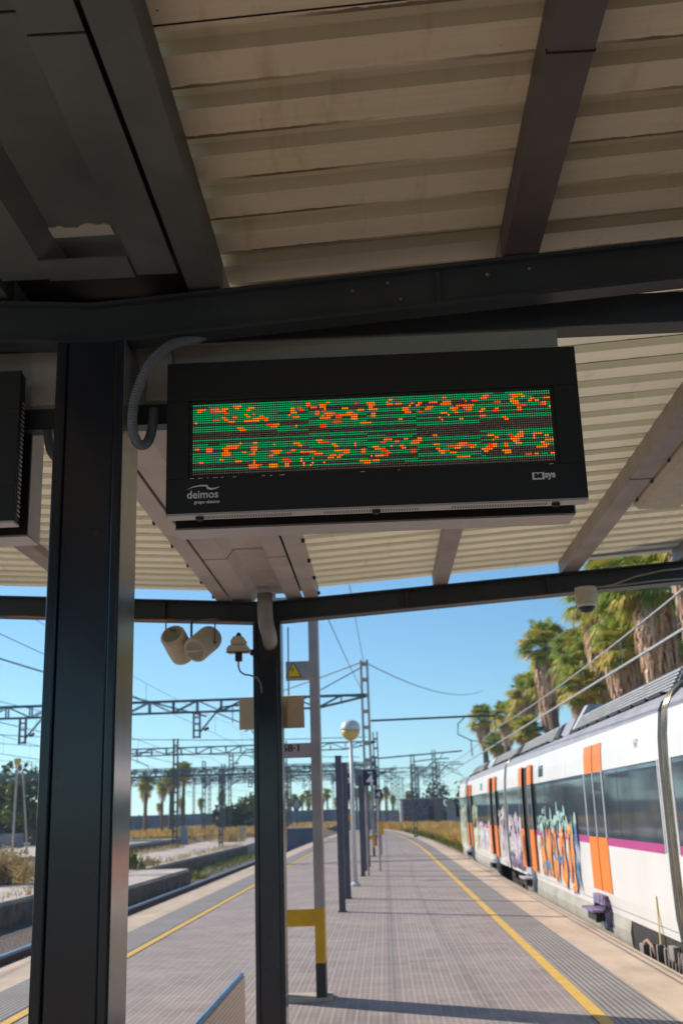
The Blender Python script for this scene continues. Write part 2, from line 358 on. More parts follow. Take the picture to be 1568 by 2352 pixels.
# old platforms to the left
struct(MB().box(-14.3, -9.35, -10, 75, -.94, -.21).build('old_platform', m_conc))
struct(MB().prism([(-9.35, 75), (-14.3, 75), (-15.2, 150), (-11.6, 150)], -.94, -.215, 'z').build('old_platform_far_part', m_conc))
struct(MB().box(-9.36, -9.22, -10, 75, -.95, -.30).build('kerb_of_old_platform', m_concd))
struct(MB().box(-9.2, -7.42, 30.0, 42.3, -.95, -.20).build('concrete_block_platform', m_conc))
struct(MB().box(-9.2, -7.36, 29.96, 42.34, -.951, -.31).build('block_side', m_concd))
struct(MB().box(-34, -18.2, 10, 170, -.94, -.03).build('distant_platform', m_conc))
struct(MB().box(-18.2, -18.08, 10, 170, -.95, -.2).build('kerb_of_distant_platform', m_concd))
# ================================================================== CANOPY
CX, Z0, SL = -.9, 3.11, .062
def zb(x): return Z0+SL*abs(x-CX)          # underside of the cross beams
XL, XR = -3.45, 2.62
canopy = thing('station_canopy', (0, 0, 0), 'platform canopy with dark steel posts and beams under a cream corrugated roof', 'canopy')
def ibeam(yc, x0, x1, h=.17, wf=.16, sl=SL):
    m = MB(); zb = lambda x: Z0+sl*abs(x-CX)
    for (a, b) in ((x0, CX), (CX, x1)):
        for dz, t, wy in ((0, .012, wf), (h-.012, .012, wf)):
            m.add([(x, y, zb(x)+dz+k) for x in (a, b) for y in (yc-wy/2, yc+wy/2) for k in (0, t)],
                  [(0, 1, 3, 2), (4, 6, 7, 5), (0, 4, 5, 1), (2, 3, 7, 6), (0, 2, 6, 4), (1, 5, 7, 3)])
        m.add([(x, y, zb(x)+k) for x in (a, b) for y in (yc-.012, yc+.012) for k in (.012, h-.012)],
              [(0, 1, 3, 2), (4, 6, 7, 5), (0, 4, 5, 1), (2, 3, 7, 6), (0, 2, 6, 4), (1, 5, 7, 3)])
        for t in (.33, .66): # web stiffeners
            x = a+(b-a)*t
            m.box(x-.006, x+.006, yc-wf/2+.01, yc-.012, zb(x)+.013, zb(x)+h-.02)
    return m
for yc, h_, w_, sl_ in ((3.27, .15, .075, .072), (8.70, .17, .16, SL), (-2.1, .17, .16, SL), (-7.5, .17, .16, SL)):
    cb_ = ibeam(yc, XL+.1, XR-.05, h_, w_, sl_).build('crossbeam', m_steel2, canopy)
    if yc == 3.27:
        for x_, dz_, r_ in ((-.04, .10, .005), (.08, .115, .0055), (.12, .05, .005), (.41, .105, .007), (.55, .11, .006), (-.62, .02, .005)):
            MB().lathe([(r_, 0), (r_*.8, -.002)], (x_, yc-.013, Z0+sl_*abs(x_-CX)+dz_), (0, 1, 0), 7).build('paint_fleck', m_amber_f, cb_)
for yc in (3.31, 8.70, -2.1, -7.5):
    m = MB(); x0, x1 = -1.005, -.785
    # fabricated box column: face plate set back between two corner angles
    m.box(x0, x0+.035, yc-.11, yc+.11, 0, zb(CX)-.002); m.box(x1-.03, x1, yc-.11, yc+.11, 0, zb(CX)-.002)
    m.box(x0+.035, x1-.03, yc-.104, yc+.104, 0, zb(CX)-.003)
    m.box(x0-.06, x1+.06, yc-.17, yc+.17, 0.001, .018)
    po = m.build('post', m_steel, canopy, bevel=.006); MB().box(x1+.0005, x1+.003, yc-.105, yc+.105, .02, zb(CX)-.004).build('side_sheen_cover', m_sheen, po)  # thin cover added on the right face to carry the painted sheen
# purlins running along the platform
ZT = .17
for x, wd in ((.525, .115), (1.575, .13), (-2.33, .115), (-3.33, .12), (2.50, .10)):
    z = zb(x)+ZT+.001
    for ya, yb2, mt_ in ((-12, 3.30, m_purlin_shade), (3.304, 8.78, m_purlin)):
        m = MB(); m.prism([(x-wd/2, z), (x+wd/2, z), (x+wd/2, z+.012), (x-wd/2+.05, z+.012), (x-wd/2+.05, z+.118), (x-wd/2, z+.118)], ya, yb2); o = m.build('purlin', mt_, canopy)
        for y in (2.25, 6.1, -1.7):
            if ya < y < yb2: MB().box(x-wd/2-.003, x+wd/2+.003, y-.003, y+.003, z-.0025, z+.01).build('splice', m_dark, o)
# corrugated roof sheets
def corr(x0, x1, y0, y1, single=False):
    m = MB(); prof = []
    n0 = math.floor((y0-2.265)/RIB); y = 2.265+n0*RIB
    while y < y1:
        for a, h in ((0, 0), (.60, 0), (.66, .034), (.94, .034)):
            yy = y+a*RIB
            if y0 <= yy <= y1: prof.append((yy, h))
        y += RIB
    prof = [(y0, prof[0][1])]+prof+[(y1, prof[-1][1])]
    t = .003; vs = []
    for x in (x0, x1):
        z = zb(x)+ZT+.122
        vs += [(x, yy, z+h) for yy, h in prof]+[(x, yy, z+h+t) for yy, h in prof]
    n = len(prof); fs = []
    for i in range(n-1):
        fs += [(i, i+1, 2*n+i+1, 2*n+i), (n+i, 3*n+i, 3*n+i+1, n+i+1)]
    fs += [(i, n+i, n+i+1, i+1) for i in range(n-1)]+[(2*n+i, 2*n+i+1, 3*n+i+1, 3*n+i) for i in range(n-1)]
    fs += [(0, 2*n, 3*n, n), (n-1, 2*n-1, 4*n-1, 3*n-1)]
    if single: vs = vs[:n]+vs[2*n:3*n]; fs = [(i, i+1, n+i+1, n+i) for i in range(n-1)]
    return m.add(vs, fs)
for ya, yb2, mt_ in ((-12, 3.78, m_sheet), (3.785, 8.83, m_sheetf)):
    corr(-.50, XR, ya, yb2, ya > 3.7).build('roof_sheet', mt_, canopy); corr(XL, -1.25, ya, yb2, ya > 3.7).build('roof_sheet', mt_, canopy)
MB().bar((-.49, 2.155, zb(-.49)+ZT+.121), (XR, 2.155, zb(XR)+ZT+.121), .004, .003).build('sheet_lap', m_dark, canopy)
# edge flashing along both eaves
for x in (XL-.01, XR+.01):
    MB().box(x-.02, x+.02, -12, 8.84, zb(x)+ZT+.05, zb(x)+ZT+.17).build('fascia', m_steel2, canopy)
# central gutter: side beams, flat sheets, raised trough
zg = zb(-.55)+ZT
for ya, yb2, mt_ in ((-12, 3.30, m_gutter_shade), (3.304, 8.80, m_gutter)):
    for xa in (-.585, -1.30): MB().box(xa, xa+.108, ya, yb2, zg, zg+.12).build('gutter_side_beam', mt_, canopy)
for (a, b) in ((-12, -1.0), (-.99, 2.02), (2.03, 3.15), (3.47, 7.18), (7.205, 8.8)):
    gut = MB(); gut.prism([(-1.178, zg+.008), (-1.02, zg+.008), (-.965, zg+.075), (-.76, zg+.075), (-.735, zg+.008), (-.603, zg+.008), (-.603, zg+.014), (-.73, zg+.014), (-.755, zg+.081), (-.97, zg+.081), (-1.025, zg+.014), (-1.178, zg+.014)], a, b); gut.build('gutter_panel', m_gutter_shade if b < 3.3 else m_gutter, canopy)
for i_ in range(9):
    for x_ in (-1.315, -.462): MB().lathe([(.012, 0), (.012, -.02), (.005, -.028)], (x_, 3.9+i_*.58, zg+.03), n=8).build('roof_screw', m_dark, canopy)
MB().box(-1.19, -.59, -12, 8.79, zg+.09, zg+.10).build('gutter_cover', m_dark, canopy)
MB().box(-1.02, -.74, 3.02, 3.15, zg+.0, zg+.006).build('gutter_stop_plate', m_gutter_shade, canopy)
_r = random.Random(4); _p = [(-.985, 3.005), (-.775, 3.0)]+[(-.775-.21*i/12, 2.925+.03*_r.random()+.05*abs(i/12-.5)**2) for i in range(13)]
MB().prism(_p, zg+.071, zg+.0745, 'z').build('gutter_patch', m_plate, canopy)
# gutter outlet pipe bending in front of the far beam into the post
pts = [(-.894, 8.50, zg+.02), (-.894, 8.50, 3.20), (-.892, 8.50, 3.13), (-.884, 8.505, 3.06), (-.868, 8.53, 3.00), (-.865, 8.575, 2.955), (-.865, 8.62, 2.93)]
MB().tube(pts, [.062, .062, .062, .061, .06, .06, .06], 20).build('drain_pipe', m_pvc, canopy, smooth=True)
# support bars and pale plate the displays hang from
MB().box(-.78, 2.6, 3.44, 3.54, 3.195, 3.308).build('support_bar', m_steel2, canopy, bevel=.004)
MB().box(-2.9, -1.01, 3.44, 3.54, 3.185, 3.33).build('support_bar', m_steel2, canopy, bevel=.004)
MB().box(-2.7, .655, 3.435, 3.475, 2.97, 3.183).build('mounting_plate', m_plate, canopy, bevel=.002)
MB().box(-2.7, .655, 3.43, 3.49, 2.895, 2.968).build('support_bar', m_steel2, canopy)
MB().box(-1.155, -1.035, 3.405, 3.434, 2.975, 3.17).build('mounting_plate', m_plate, canopy, bevel=.003)
MB().box(-.755, -.67, 3.405, 3.434, 2.975, 3.15).build('mounting_plate', m_plate, canopy, bevel=.003)
# flexible conduits
def hose(name, pts, r, lab):
    P = [Vector(p) for p in pts]; out = []
    for i in range(len(P)-1):     # catmull rom
        p0, p1, p2, p3 = P[max(i-1, 0)], P[i], P[i+1], P[min(i+2, len(P)-1)]
        for k in range(14):
            t = k/14; out.append(.5*((2*p1)+(-p0+p2)*t+(2*p0-5*p1+4*p2-p3)*t*t+(-p0+3*p1-3*p2+p3)*t**3))
    out.append(P[-1]); L = [0]
    for a, b in zip(out, out[1:]): L.append(L[-1]+(b-a).length)
    n = int(L[-1]/.0022); q = []; j = 0
    for i in range(n+1):
        s = L[-1]*i/n
        while j < len(L)-2 and L[j+1] < s: j += 1
        t = (s-L[j])/max(1e-9, L[j+1]-L[j]); q.append(out[j].lerp(out[j+1], min(1, t)))
    rr = [r*(1.0 if i % 4 < 2 else .86) for i in range(len(q))]
    return tag(MB().tube(q, rr, 12).build(name, m_hose, smooth=False), lab, 'conduit', 'conduits at the near post')
hose('conduit', [(-.40, 3.31, 3.20), (-.50, 3.30, 3.165), (-.575, 3.27, 3.128), (-.628, 3.22, 3.092), (-.663, 3.18, 3.042), (-.695, 3.15, 2.981), (-.722, 3.16, 2.93), (-.741, 3.17, 2.872), (-.75, 3.19, 2.807), (-.744, 3.22, 2.765), (-.735, 3.27, 2.765), (-.728, 3.33, 2.80), (-.722, 3.36, 2.86), (-.722, 3.38, 2.93)], .0165, 'grey ribbed conduit looping down right of the near post')
hose('conduit', [(-1.08, 3.43, 3.05), (-1.091, 3.45, 2.98), (-1.102, 3.45, 2.92), (-1.096, 3.45, 2.855), (-1.072, 3.43, 2.80), (-1.03, 3.43, 2.76)], .0165, 'grey ribbed conduit mostly hidden left of the near post')
# ------------------------------------------------------------------ LED displays
m_off = M('unlit_led', (.75, .55, .45), .4, bst=0); m_pcb = M('black_led_board', (.03, .026, .022), .5, bst=0)
m_g = emit('green_led', (.0, .44, .14), .9); m_o = emit('orange_led', (1.0, .13, .003), 1.25); m_r = emit('red_led', (1.0, .05, .003), 1.2)
m_y = emit('amber_led', (1.0, .22, .004), 1.1)
def display(name, x0, x1, label, lit):
    t = thing(name, ((x0+x1)/2, 3.30, 2.53), label, 'display', 'platform displays'); z0, z1 = 2.532, 3.058; yf = 3.30
    lx0, lx1 = x0+.084, x1-.092; lz0, lz1 = 2.668, 2.912
    m = MB()   # front case: face frame round the window
    m.box(x0, x1, yf, yf+.012, lz1+.012, z1); m.box(x0, x1, yf, yf+.012, z0+.008, lz0-.012)
    m.box(x0, lx0-.012, yf, yf+.012, lz0-.012, lz1+.012); m.box(lx1+.012, x1, yf, yf+.012, lz0-.012, lz1+.012)
    m.box(x0+.002, x1-.002, yf+.02, yf+.055, z0+.010, z1-.002)
    m.build('housing', m_case, t, bevel=.002)
    m = MB(); m.box(x0+.001, x1-.001, yf+.001, yf+.058, z0, z0+.007); b = m.build('bottom_plate', m_alu, t); MB().box(x0+.05, x1-.05, yf+.0555, 3.434, z0+.10, 2.96).build('core', m_case, t)
    h = MB(); n = int((x1-x0-.2)/.0085)
    for i in range(n):
        for j in range(3):
            if (i//12) % 4 == 3: continue
            x = x0+.1+i*.0085; y = yf+.022+j*.010; h.box(x-.0022, x+.0022, y-.0022, y+.0022, z0-.0006, z0+.0005)
    h.build('vent_hole_pattern', m_black, b)
    for x in (x0+.105, (x0+x1)/2, x1-.10):
        MB().lathe([(.014, 0), (.013, -.008), (.007, -.011)], (x, yf+.03, z0-.0005), n=14).build('foot_screw', m_black, t)
    m = MB(); m.box(x0, x1-.015, 3.475, 3.60, z0+.006, z1-.005); r = m.build('rear_housing', m_case, t, bevel=.002)
    MB().box(x0-.002, x1-.013, 3.476, 3.601, z0-.001, z0+.005).build('rear_bottom_rim', m_alu, r)
    MB().box(x1-.014, x1-.010, 3.478, 3.602, z0+.006, z1-.005).build('side_rim', m_alu, r)
    m = MB()
    for x in (x0+.2, x1-.22): m.box(x-.03, x+.03, 3.41, 3.475, 2.60, 3.0)
    m.build('hanger', m_steel2, t)
    # vent louvres on the right-hand side
    m = MB()
    for i in range(26):
        z = z0+.03+i*.0155
        m.box(x1-.0005, x1+.0018, yf+.025, yf+.050, z, z+.006)
    m.build('side_louvres', m_alu, t)
    if not lit:
        MB().box(lx0-.011, lx1+.011, yf+.008, yf+.018, lz0-.011, lz1+.011).build('screen', m_glassd, t); return t
    MB().box(lx0-.011, lx1+.011, yf+.010, yf+.018, lz0-.011, lz1+.011).build('screen_board', m_pcb, t)
    C, Rw = 160, 32; px, pz = (lx1-lx0)/C, (lz1-lz0)/Rw
    pat = [["GGGGGGGGG.GGG...G.GGG.GGGGG..G..", "GGGGG.GGG..GGG..G.GGG.GG.GGG.G..", "GGG..GGG.GGGG..GG.GGGG.GGG.G.G..", "GGGG.GG.GG.GG..G.GG.GGG.GG..GG..", "GGG..GGGG.G.GG.....GG.GGG.GG.G..", "GGGG.GG.G.GG.....GGG.G.GG...GG.."]]
    rnd = random.Random(11); grid = [['.']*C for _ in range(Rw)]
    for c in range(C):
        p = pat[0][0 if c < 38 else 1 if c < 52 else 2 if c < 78 else 3 if c < 100 else 4 if c < 128 else 5]
        for r_ in range(Rw): grid[r_][c] = p[r_]
    for _ in range(26):     # short dead runs
        r_, c = rnd.randrange(Rw), rnd.randrange(C)
        for k in range(rnd.randrange(4, 14)):
            if c+k < C: grid[r_][c+k] = '.'
    for _ in range(240):    # orange fragments, denser to the left
        c = int(C*rnd.random()**1.12); r_ = rnd.choice([1, 2, 3, 4, 5, 6, 7, 8, 10, 11, 3, 5, 7, 18, 19, 20, 22, 23, 24, 25, 26, 28, 20, 23])
        ch = rnd.choice('OOOYYR'); wd = rnd.choice([1, 2, 2, 2, 3, 3, 4]); hh = rnd.choice([1, 1, 1, 2, 2])
        for a in range(hh):
            o = rnd.choice([0, 0, 1])
            for b in range(wd):
                if r_+a < Rw-1 and c+b+o < C: grid[r_+a][c+b+o] = ch
    m = MB(); idx = {'.': 0, 'G': 1, 'O': 2, 'Y': 3, 'R': 4}
    oct_ = [(math.cos(PI/3*k+.3), math.sin(PI/3*k+.3)) for k in range(6)]
    for r_ in range(Rw):
        for c in range(C):
            k = grid[r_][c]; m.cur = idx[k]; q = .30 if k == '.' else .30 if k == 'G' else .39
            x, z = lx0+(c+.5)*px, lz1-(r_+.5)*pz; y = yf+.0085
            m.add([(x+a*px*q, y, z+b*pz*q) for a, b in oct_]+[(x+a*px*q, y+.002, z+b*pz*q) for a, b in oct_], [tuple(range(5, -1, -1))]+[(i, (i+1) % 6, 6+(i+1) % 6, 6+i) for i in range(6)])
    m.build('led_matrix', [m_off, m_g, m_o, m_y, m_r], t)
    # lettering on the face
    y = yf-.0008
    m = MB(); text_mb(m, 'deimos', .037, (x0+.068, y, 2.588), off=.0006, sx=.95); text_mb(m, 'grupo elecnor', .0145, (x0+.092, y, 2.570), off=.0004)
    sw = [(0, 0), (.02, .010), (.045, .0145), (.066, .0135), (.072, .004), (.085, .002), (.107, .0065), (.095, -.0005), (.080, -.004), (.066, -.001), (.062, .0085), (.045, .0095), (.02, .0065)]
    m.prism([(x0+.068+a, 2.618+b) for a, b in sw], y, y+.0006)
    m.build('maker_logo', m_white, t)
    m = MB(); m.box(x1-.172, x1-.133, y, y+.0005, 2.604, 2.628); text_mb(m, 'sys', .030, (x1-.132, y, 2.610), off=.0012, sx=.92); lg = m.build('supplier_logo', m_white, t)
    m = MB(); text_mb(m, 'ae', .030, (x1-.1655, y-.0006, 2.610), off=.0012, sx=.92); m.build('logo_letters', m_case, lg)
    m = MB(); rnd = random.Random(3)  # flaking sealant under the window
    for a in (.075, .10, .125, .15, .175, .205, .30, .33, .36, .62, .74, 1.22):
        x = x0+a+rnd.random()*.01; l = rnd.uniform(.006, .022)
        m.prism([(x, 2.6535), (x+l, 2.6545), (x+l*.8, 2.6560), (x+l*.2, 2.6555)], yf-.0012, yf-.0002)
    m.build('sealant_flakes', m_white, t)
    return t
display('led_departure_display', -.662, .682, 'lit dot matrix departure display with green and orange dots', True)
display('led_departure_display', -2.60, -1.152, 'unlit black display cut off at the left edge of the photo', False)

# ------------------------------------------------------------------ things hung on the far beam and on the roof
def luminaire(x, y0, y1, label):
    t = thing('fluorescent_luminaire', (x, (y0+y1)/2, 3.3), label, 'ceiling light'); z = zb(x)+ZT
    MB().prism([(x-.155, z+.02), (x-.155, z-.025), (x-.12, z-.05), (x+.12, z-.05), (x+.155, z-.025), (x+.155, z+.02)], y0, y1).build('diffuser', m_beige, t, bevel=.004)
    MB().box(x-.06, x+.06, y0+.05, y1-.05, z+.02, z+.115).build('back_tray', m_alu, t)
    n = 6
    for i in range(n):
        y = y0+.12+(y1-y0-.24)*i/(n-1)
        MB().box(x-.168, x-.154, y-.012, y+.012, z-.03, z+.03).build('clip', m_cat, t)
luminaire(1.805, 4.45, 6.65, 'beige strip light beside the right roof purlin')
def speaker(p, ax, label, rear=False):
    ax = Vector(ax).normalized(); t = thing('projector_loudspeaker', p, label, 'loudspeaker', 'loudspeakers under the far beam')
    MB().lathe([(.092, -.13), (.101, -.125), (.103, .10), (.097, .125)], p, ax, 28).build('body', m_beige, t, smooth=False)
    for s in (-1,):
        c = Vector(p)+ax*(s*.131); g_ = MB().lathe([(.092, 0), (.092, s*.008), (.080, s*.010)], c, ax, 28).build('front_rim', m_beige, t)
        if rear:
            MB().lathe([(.079, s*.0085), (.078, s*.010)], c, ax, 24).build('rear_cap', m_beiged, g_); MB().box(p[0]-.04, p[0]+.01, c.y+ax.y*s*.012-.03, c.y+ax.y*s*.012-.02, c.z+.02, c.z+.045).build('rating_label', m_cat, g_); continue
        MB().lathe([(.078, s*.0085), (.076, s*.013)], c, ax, 24).build('grille', m_beiged, g_)
        side = ax.cross(Vector((0, 0, 1))).normalized(); MB().bar(c+ax*(s*.014)-side*.075, c+ax*(s*.014)+side*.075, .012, .006, up=ax).build('grille_bar', m_beige, g_)
    side = ax.cross(Vector((0, 0, 1))).normalized(); P = Vector(p); top = zb(p[0])
    m = MB()
    for s in (-1, 1):
        a = P+side*(s*.108); m.tube([a, Vector((a.x, a.y, top-.03)), Vector((a.x, 8.64, top+.004))], .006, 6); m.lathe([(.014, -.006), (.014, .006)], a, side, 10)
    m.bar(P+side*.108+Vector((0, 0, top-.03-P.z)), P-side*.108+Vector((0, 0, top-.03-P.z)), .012, .012); m.build('bracket', m_cat, t)
speaker((-1.585, 8.48, 2.925), (.05, .21, -.13), 'beige loudspeaker left of the pair, its rear cap towards us', True)
speaker((-1.375, 8.42, 2.925), (.09, .20, .13), 'beige loudspeaker right of the pair, its round grille towards us')
t = thing('beacon', (-1.10, 8.45, 2.80), 'small beige and black beacon with a cable beside the far post', 'beacon')
MB().prism([(-1.188, 2.846), (-1.188, 2.875), (-1.168, 2.90), (-1.032, 2.90), (-1.012, 2.875), (-1.012, 2.846)], 8.38, 8.52).build('lower_body', m_beige, t, bevel=.006)
MB().prism([(-1.155, 2.902), (-1.16, 2.935), (-1.135, 2.972), (-1.065, 2.972), (-1.04, 2.935), (-1.045, 2.902)], 8.39, 8.51).build('upper_body', m_beige, t, bevel=.008)
MB().lathe([(.022, 0), (.02, .02), (.008, .035)], (-1.10, 8.45, 2.972)).build('top_knob', m_black, t)
MB().box(-1.125, -1.075, 8.42, 8.48, 2.78, 2.845).build('cable_gland', m_black, t)
MB().box(-1.19, -1.01, 8.375, 8.38, 2.838, 2.846).build('gasket', m_black, t)
MB().box(-1.02, -.98, 8.52, 8.60, 2.84, 2.88).build('wall_bracket', m_black, t)
MB().tube([(-1.10, 8.44, 2.785), (-1.102, 8.44, 2.74), (-1.09, 8.44, 2.70), (-1.06, 8.45, 2.675), (-1.01, 8.47, 2.668), (-.965, 8.54, 2.655), (-.94, 8.575, 2.61), (-.935, 8.578, 2.54)], .007, 8).build('cable', m_wire, t, smooth=True)
t = thing('dome_camera', (1.652, 8.46, 3.0), 'beige dome security camera under the far beam, in front of the palms', 'security camera')
MB().lathe([(.085, 0), (.088, -.03), (.088, -.115), (.078, -.135)], (1.652, 8.46, zb(1.652)-.005), n=28).build('housing', m_beige, t, smooth=False)
MB().lathe([(.072, -.132), (.070, -.155), (.055, -.185), (.03, -.200), (.002, -.205)], (1.652, 8.46, zb(1.652)-.005), n=24).build('dome', m_glassd, t, smooth=True)
MB().lathe([(.076, -.130), (.0765, -.150), (.070, -.155), (.069, -.15)], (1.652, 8.46, zb(1.652)-.005), n=24).build('dome_ring', m_whitep, t)
MB().box(1.60, 1.70, 8.50, 8.62, zb(1.652)-.03, zb(1.652)-.003).build('mount', m_beige, t)
# cables lying along the far beam
def cablerun(pts, r, lab, mt=m_pvc): return tag(MB().tube(pts, r, 6).build('cable_run', mt, smooth=True), lab, 'cable', 'cables along the far beam')
cablerun([(x, 8.60, zb(x)+.018+.004*math.sin(x*9)) for x in [1.74+i*.1 for i in range(10)]], .007, 'thin grey cable on the far beam right of the dome camera')
cablerun([(1.72, 8.5, zb(1.72)-.01), (1.9, 8.58, zb(1.9)+.02), (2.1, 8.605, zb(2.1)+.075), (2.3, 8.605, zb(2.3)+.10), (2.6, 8.605, zb(2.6)+.105)], .008, 'cable rising from the dome camera onto the face of the far beam')
m_orng = M('orange_cable_sheath', (.45, .17, .06), .5)
cablerun([(-3.0+i*.12, 8.60, zb(-3.0+i*.12)-.006+.003*math.sin(i*1.3)) for i in range(17)], .006, 'thin orange cable along the left bottom of the far beam', m_orng)

# board strapped behind the far post
t = thing('hanging_board', (-.88, 8.87, 2.4), 'blank tan board behind the far post', 'board')
MB().box(-1.152, -.622, 8.86, 8.875, 2.28, 2.54).build('panel', m_tan, t, bevel=.003)
MB().box(-.76, -.745, 8.81, 8.86, 2.30, 2.52).build('strap', m_amber, t)
MB().tube([(-.745, 8.84, 2.54), (-.742, 8.84, 2.9), (-.74, 8.83, 3.1)], .006, 6).build('cord', m_pvc, t)

# ------------------------------------------------------------------ bench
t = thing('bench', (-.95, 5.2, 0), 'perforated metal bench with a sky-tinted metal backrest frame left of the far post', 'bench')
MB().box(-.792, -.782, 3.9, 6.20, .46, .783).build('backrest', m_bench, t)
m = MB(); m.tube([(-.80, 3.88, .50), (-.80, 3.88, .788), (-.80, 6.19, .788)], .013, 10); m.tube([(-.80, 6.19, .788), (-.80, 6.195, .74), (-.80, 6.195, .45)], .006, 10); m.build('backrest_frame', m_benchf, t, smooth=True)
MB().box(-1.15, -.83, 3.9, 6.17, .44, .448).build('seat', m_bench, t)
for y in (4.2, 5.05, 5.9):
    m = MB(); m.bar((-.98, y, 0), (-.98, y, .43), .05, .05); m.bar((-1.15, y, .42), (-.80, y, .43), .05, .03); m.bar((-.80, y, .42), (-.80, y, .76), .03, .02); m.box(-1.1, -.86, y-.06, y+.06, 0.001, .012); m.build('leg', m_benchf, t)

# ------------------------------------------------------------------ catenary masts
def mast(name, x, y, h, label, wy=.26, base_paint=True, battens=None, w_=.345, z0=0, grp='catenary masts', mt=None, flange=.088):
    t = thing(name, (x, y, z0), label, 'catenary mast', grp); mt = mt or m_mast
    for s in (-1, 1):
        xa = x+s*(w_/2-flange/2)
        segs = [(z0, .315, m_blk), (.315, .78, m_yel), (.78, h, mt)] if base_paint else [(z0, h, mt)]
        for k, (a, b, mm) in enumerate(segs):
            m = MB(); m.box(xa-flange/2, xa+flange/2, y-wy/2, y-wy/2+.012, a, b); m.box(xa-flange/2, xa+flange/2, y+wy/2-.012, y+wy/2, a, b)
            e = xa+s*(flange/2-.006); m.box(e-.006, e+.006, y-wy/2+.012, y+wy/2-.012, a, b)
            m.build(('base_leg', 'painted_leg', 'leg')[k] if base_paint else 'leg', mm, t)
    bt = battens or [h-.15-i*.62 for i in range(int((h-1)/.62))]
    m = MB()
    for z in bt: m.box(x-w_/2+flange*.6, x+w_/2-flange*.6, y-wy/2-.008, y-wy/2-.0005, z-.06, z+.06); m.box(x-w_/2+flange*.6, x+w_/2-flange*.6, y+wy/2+.0005, y+wy/2+.008, z-.06, z+.06)
    m.build('battens', mt, t)
    if base_paint:
        MB().box(x-w_/2+.01, x+w_/2-.01, y-wy/2-.012, y-wy/2-.001, .63, .775).build('yellow_batten', m_yel, t)
        MB().box(x-w_/2-.05, x+w_/2+.05, y-wy/2-.05, y+wy/2+.05, z0+.001, z0+.03).build('footing', m_conc, t)
    return t
t = mast('catenary_mast', -.844, 10.53, 7.7, 'near grey mast with a yellow and black base, a warning triangle and number 58·1', battens=[3.6, 4.25, 4.9, 5.5, 6.1, 6.7, 7.3], w_=.512)
yf = 10.4-.004
m = MB(); m.box(-.90, -.62, yf-.002, yf+.004, 2.866, 3.03); p = m.build('warning_plate', m_mast, t)
tri = [(-.902, 2.878), (-.748, 2.878), (-.825, 3.022)]
MB().prism(tri, yf-.006, yf-.0025).build('triangle_border', m_blk, p)
c = (sum(a for a, b in tri)/3, sum(b for a, b in tri)/3)
MB().prism([(c[0]+(a-c[0])*.86, c[1]+(b-c[1])*.86) for a, b in tri], yf-.008, yf-.0065).build('triangle_face', m_yelb, p)
MB().prism([(-.828, 2.972), (-.845, 2.943), (-.835, 2.943), (-.842, 2.918), (-.823, 2.950), (-.832, 2.950), (-.822, 2.972)], yf-.0095, yf-.0085).build('lightning_mark', m_blk, p)
MB().box(-.90, -.62, yf-.001, yf+.004, 2.845, 2.866).build('plate_edge', m_amber, p)
m = MB(); m.box(-.935, -.62, yf-.002, yf+.004, 2.12, 2.256); p = m.build('number_plate', m_mast, t)
m = MB(); text_mb(m, '58·1', .088, (-.945, yf-.003, 2.182), off=.003, sx=1.15); m.build('stencilled_number', m_blk, p)

def trussbeam(m, x0, x1, y, zt, zb_, n, d=.30, taper=0):
    """two parallel lattice planes between x0 and x1"""
    for yy in (y-d/2, y+d/2):
        m.bar((x0, yy, zt), (x1, yy, zt), .07, .07)
        pts = []
        for i in range(n+1):
            f = i/n; x = x0+(x1-x0)*f; z = zb_
            if taper and x > x1-taper: z = zb_+(zt-zb_)*(x-(x1-taper))/taper*.85
            pts.append((x, yy, z))
        for a, b in zip(pts, pts[1:]): m.bar(a, b, .06, .06)
        for i, p in enumerate(pts):
            m.bar(p, (p[0], yy, zt), .05, .05)
            if i < n: q = pts[i+1]; m.bar((p[0], yy, zt) if i % 2 else p, q if i % 2 else (q[0], yy, zt), .04, .04)
    for i in range(0, n+1, 2):
        x = x0+(x1-x0)*i/n; m.bar((x, y-d/2, zt), (x, y+d/2, zt), .04, .04); 
def dropper(m, x, y, ztop, zbot, s):
    for a in (-.12, .12): m.bar((x+a, y, ztop), (x+a, y, zbot), .07, .09)
    for i in range(4): z = zbot+.05+i*(ztop-zbot)/4; m.bar((x-.12, y, z), (x+.12, y, z), .06, .06)
def cantilever(m, x, y, z, s, L=1.6):
    m.tube([(x, y, z), (x+s*L*.62, y, z+.95), (x+s*L, y, z+1.0), (x+s*(L+.9), y, z+1.0)], .04, 6)
    m.tube([(x+s*L*.5, y, z+.75), (x+s*(L+.7), y, z+.15), (x+s*(L+.8), y, z-.1)], .025, 6)
    m.tube([(x+s*L*1.0, y, z+1.0), (x+s*L*1.0, y, z+.35)], .02, 6)
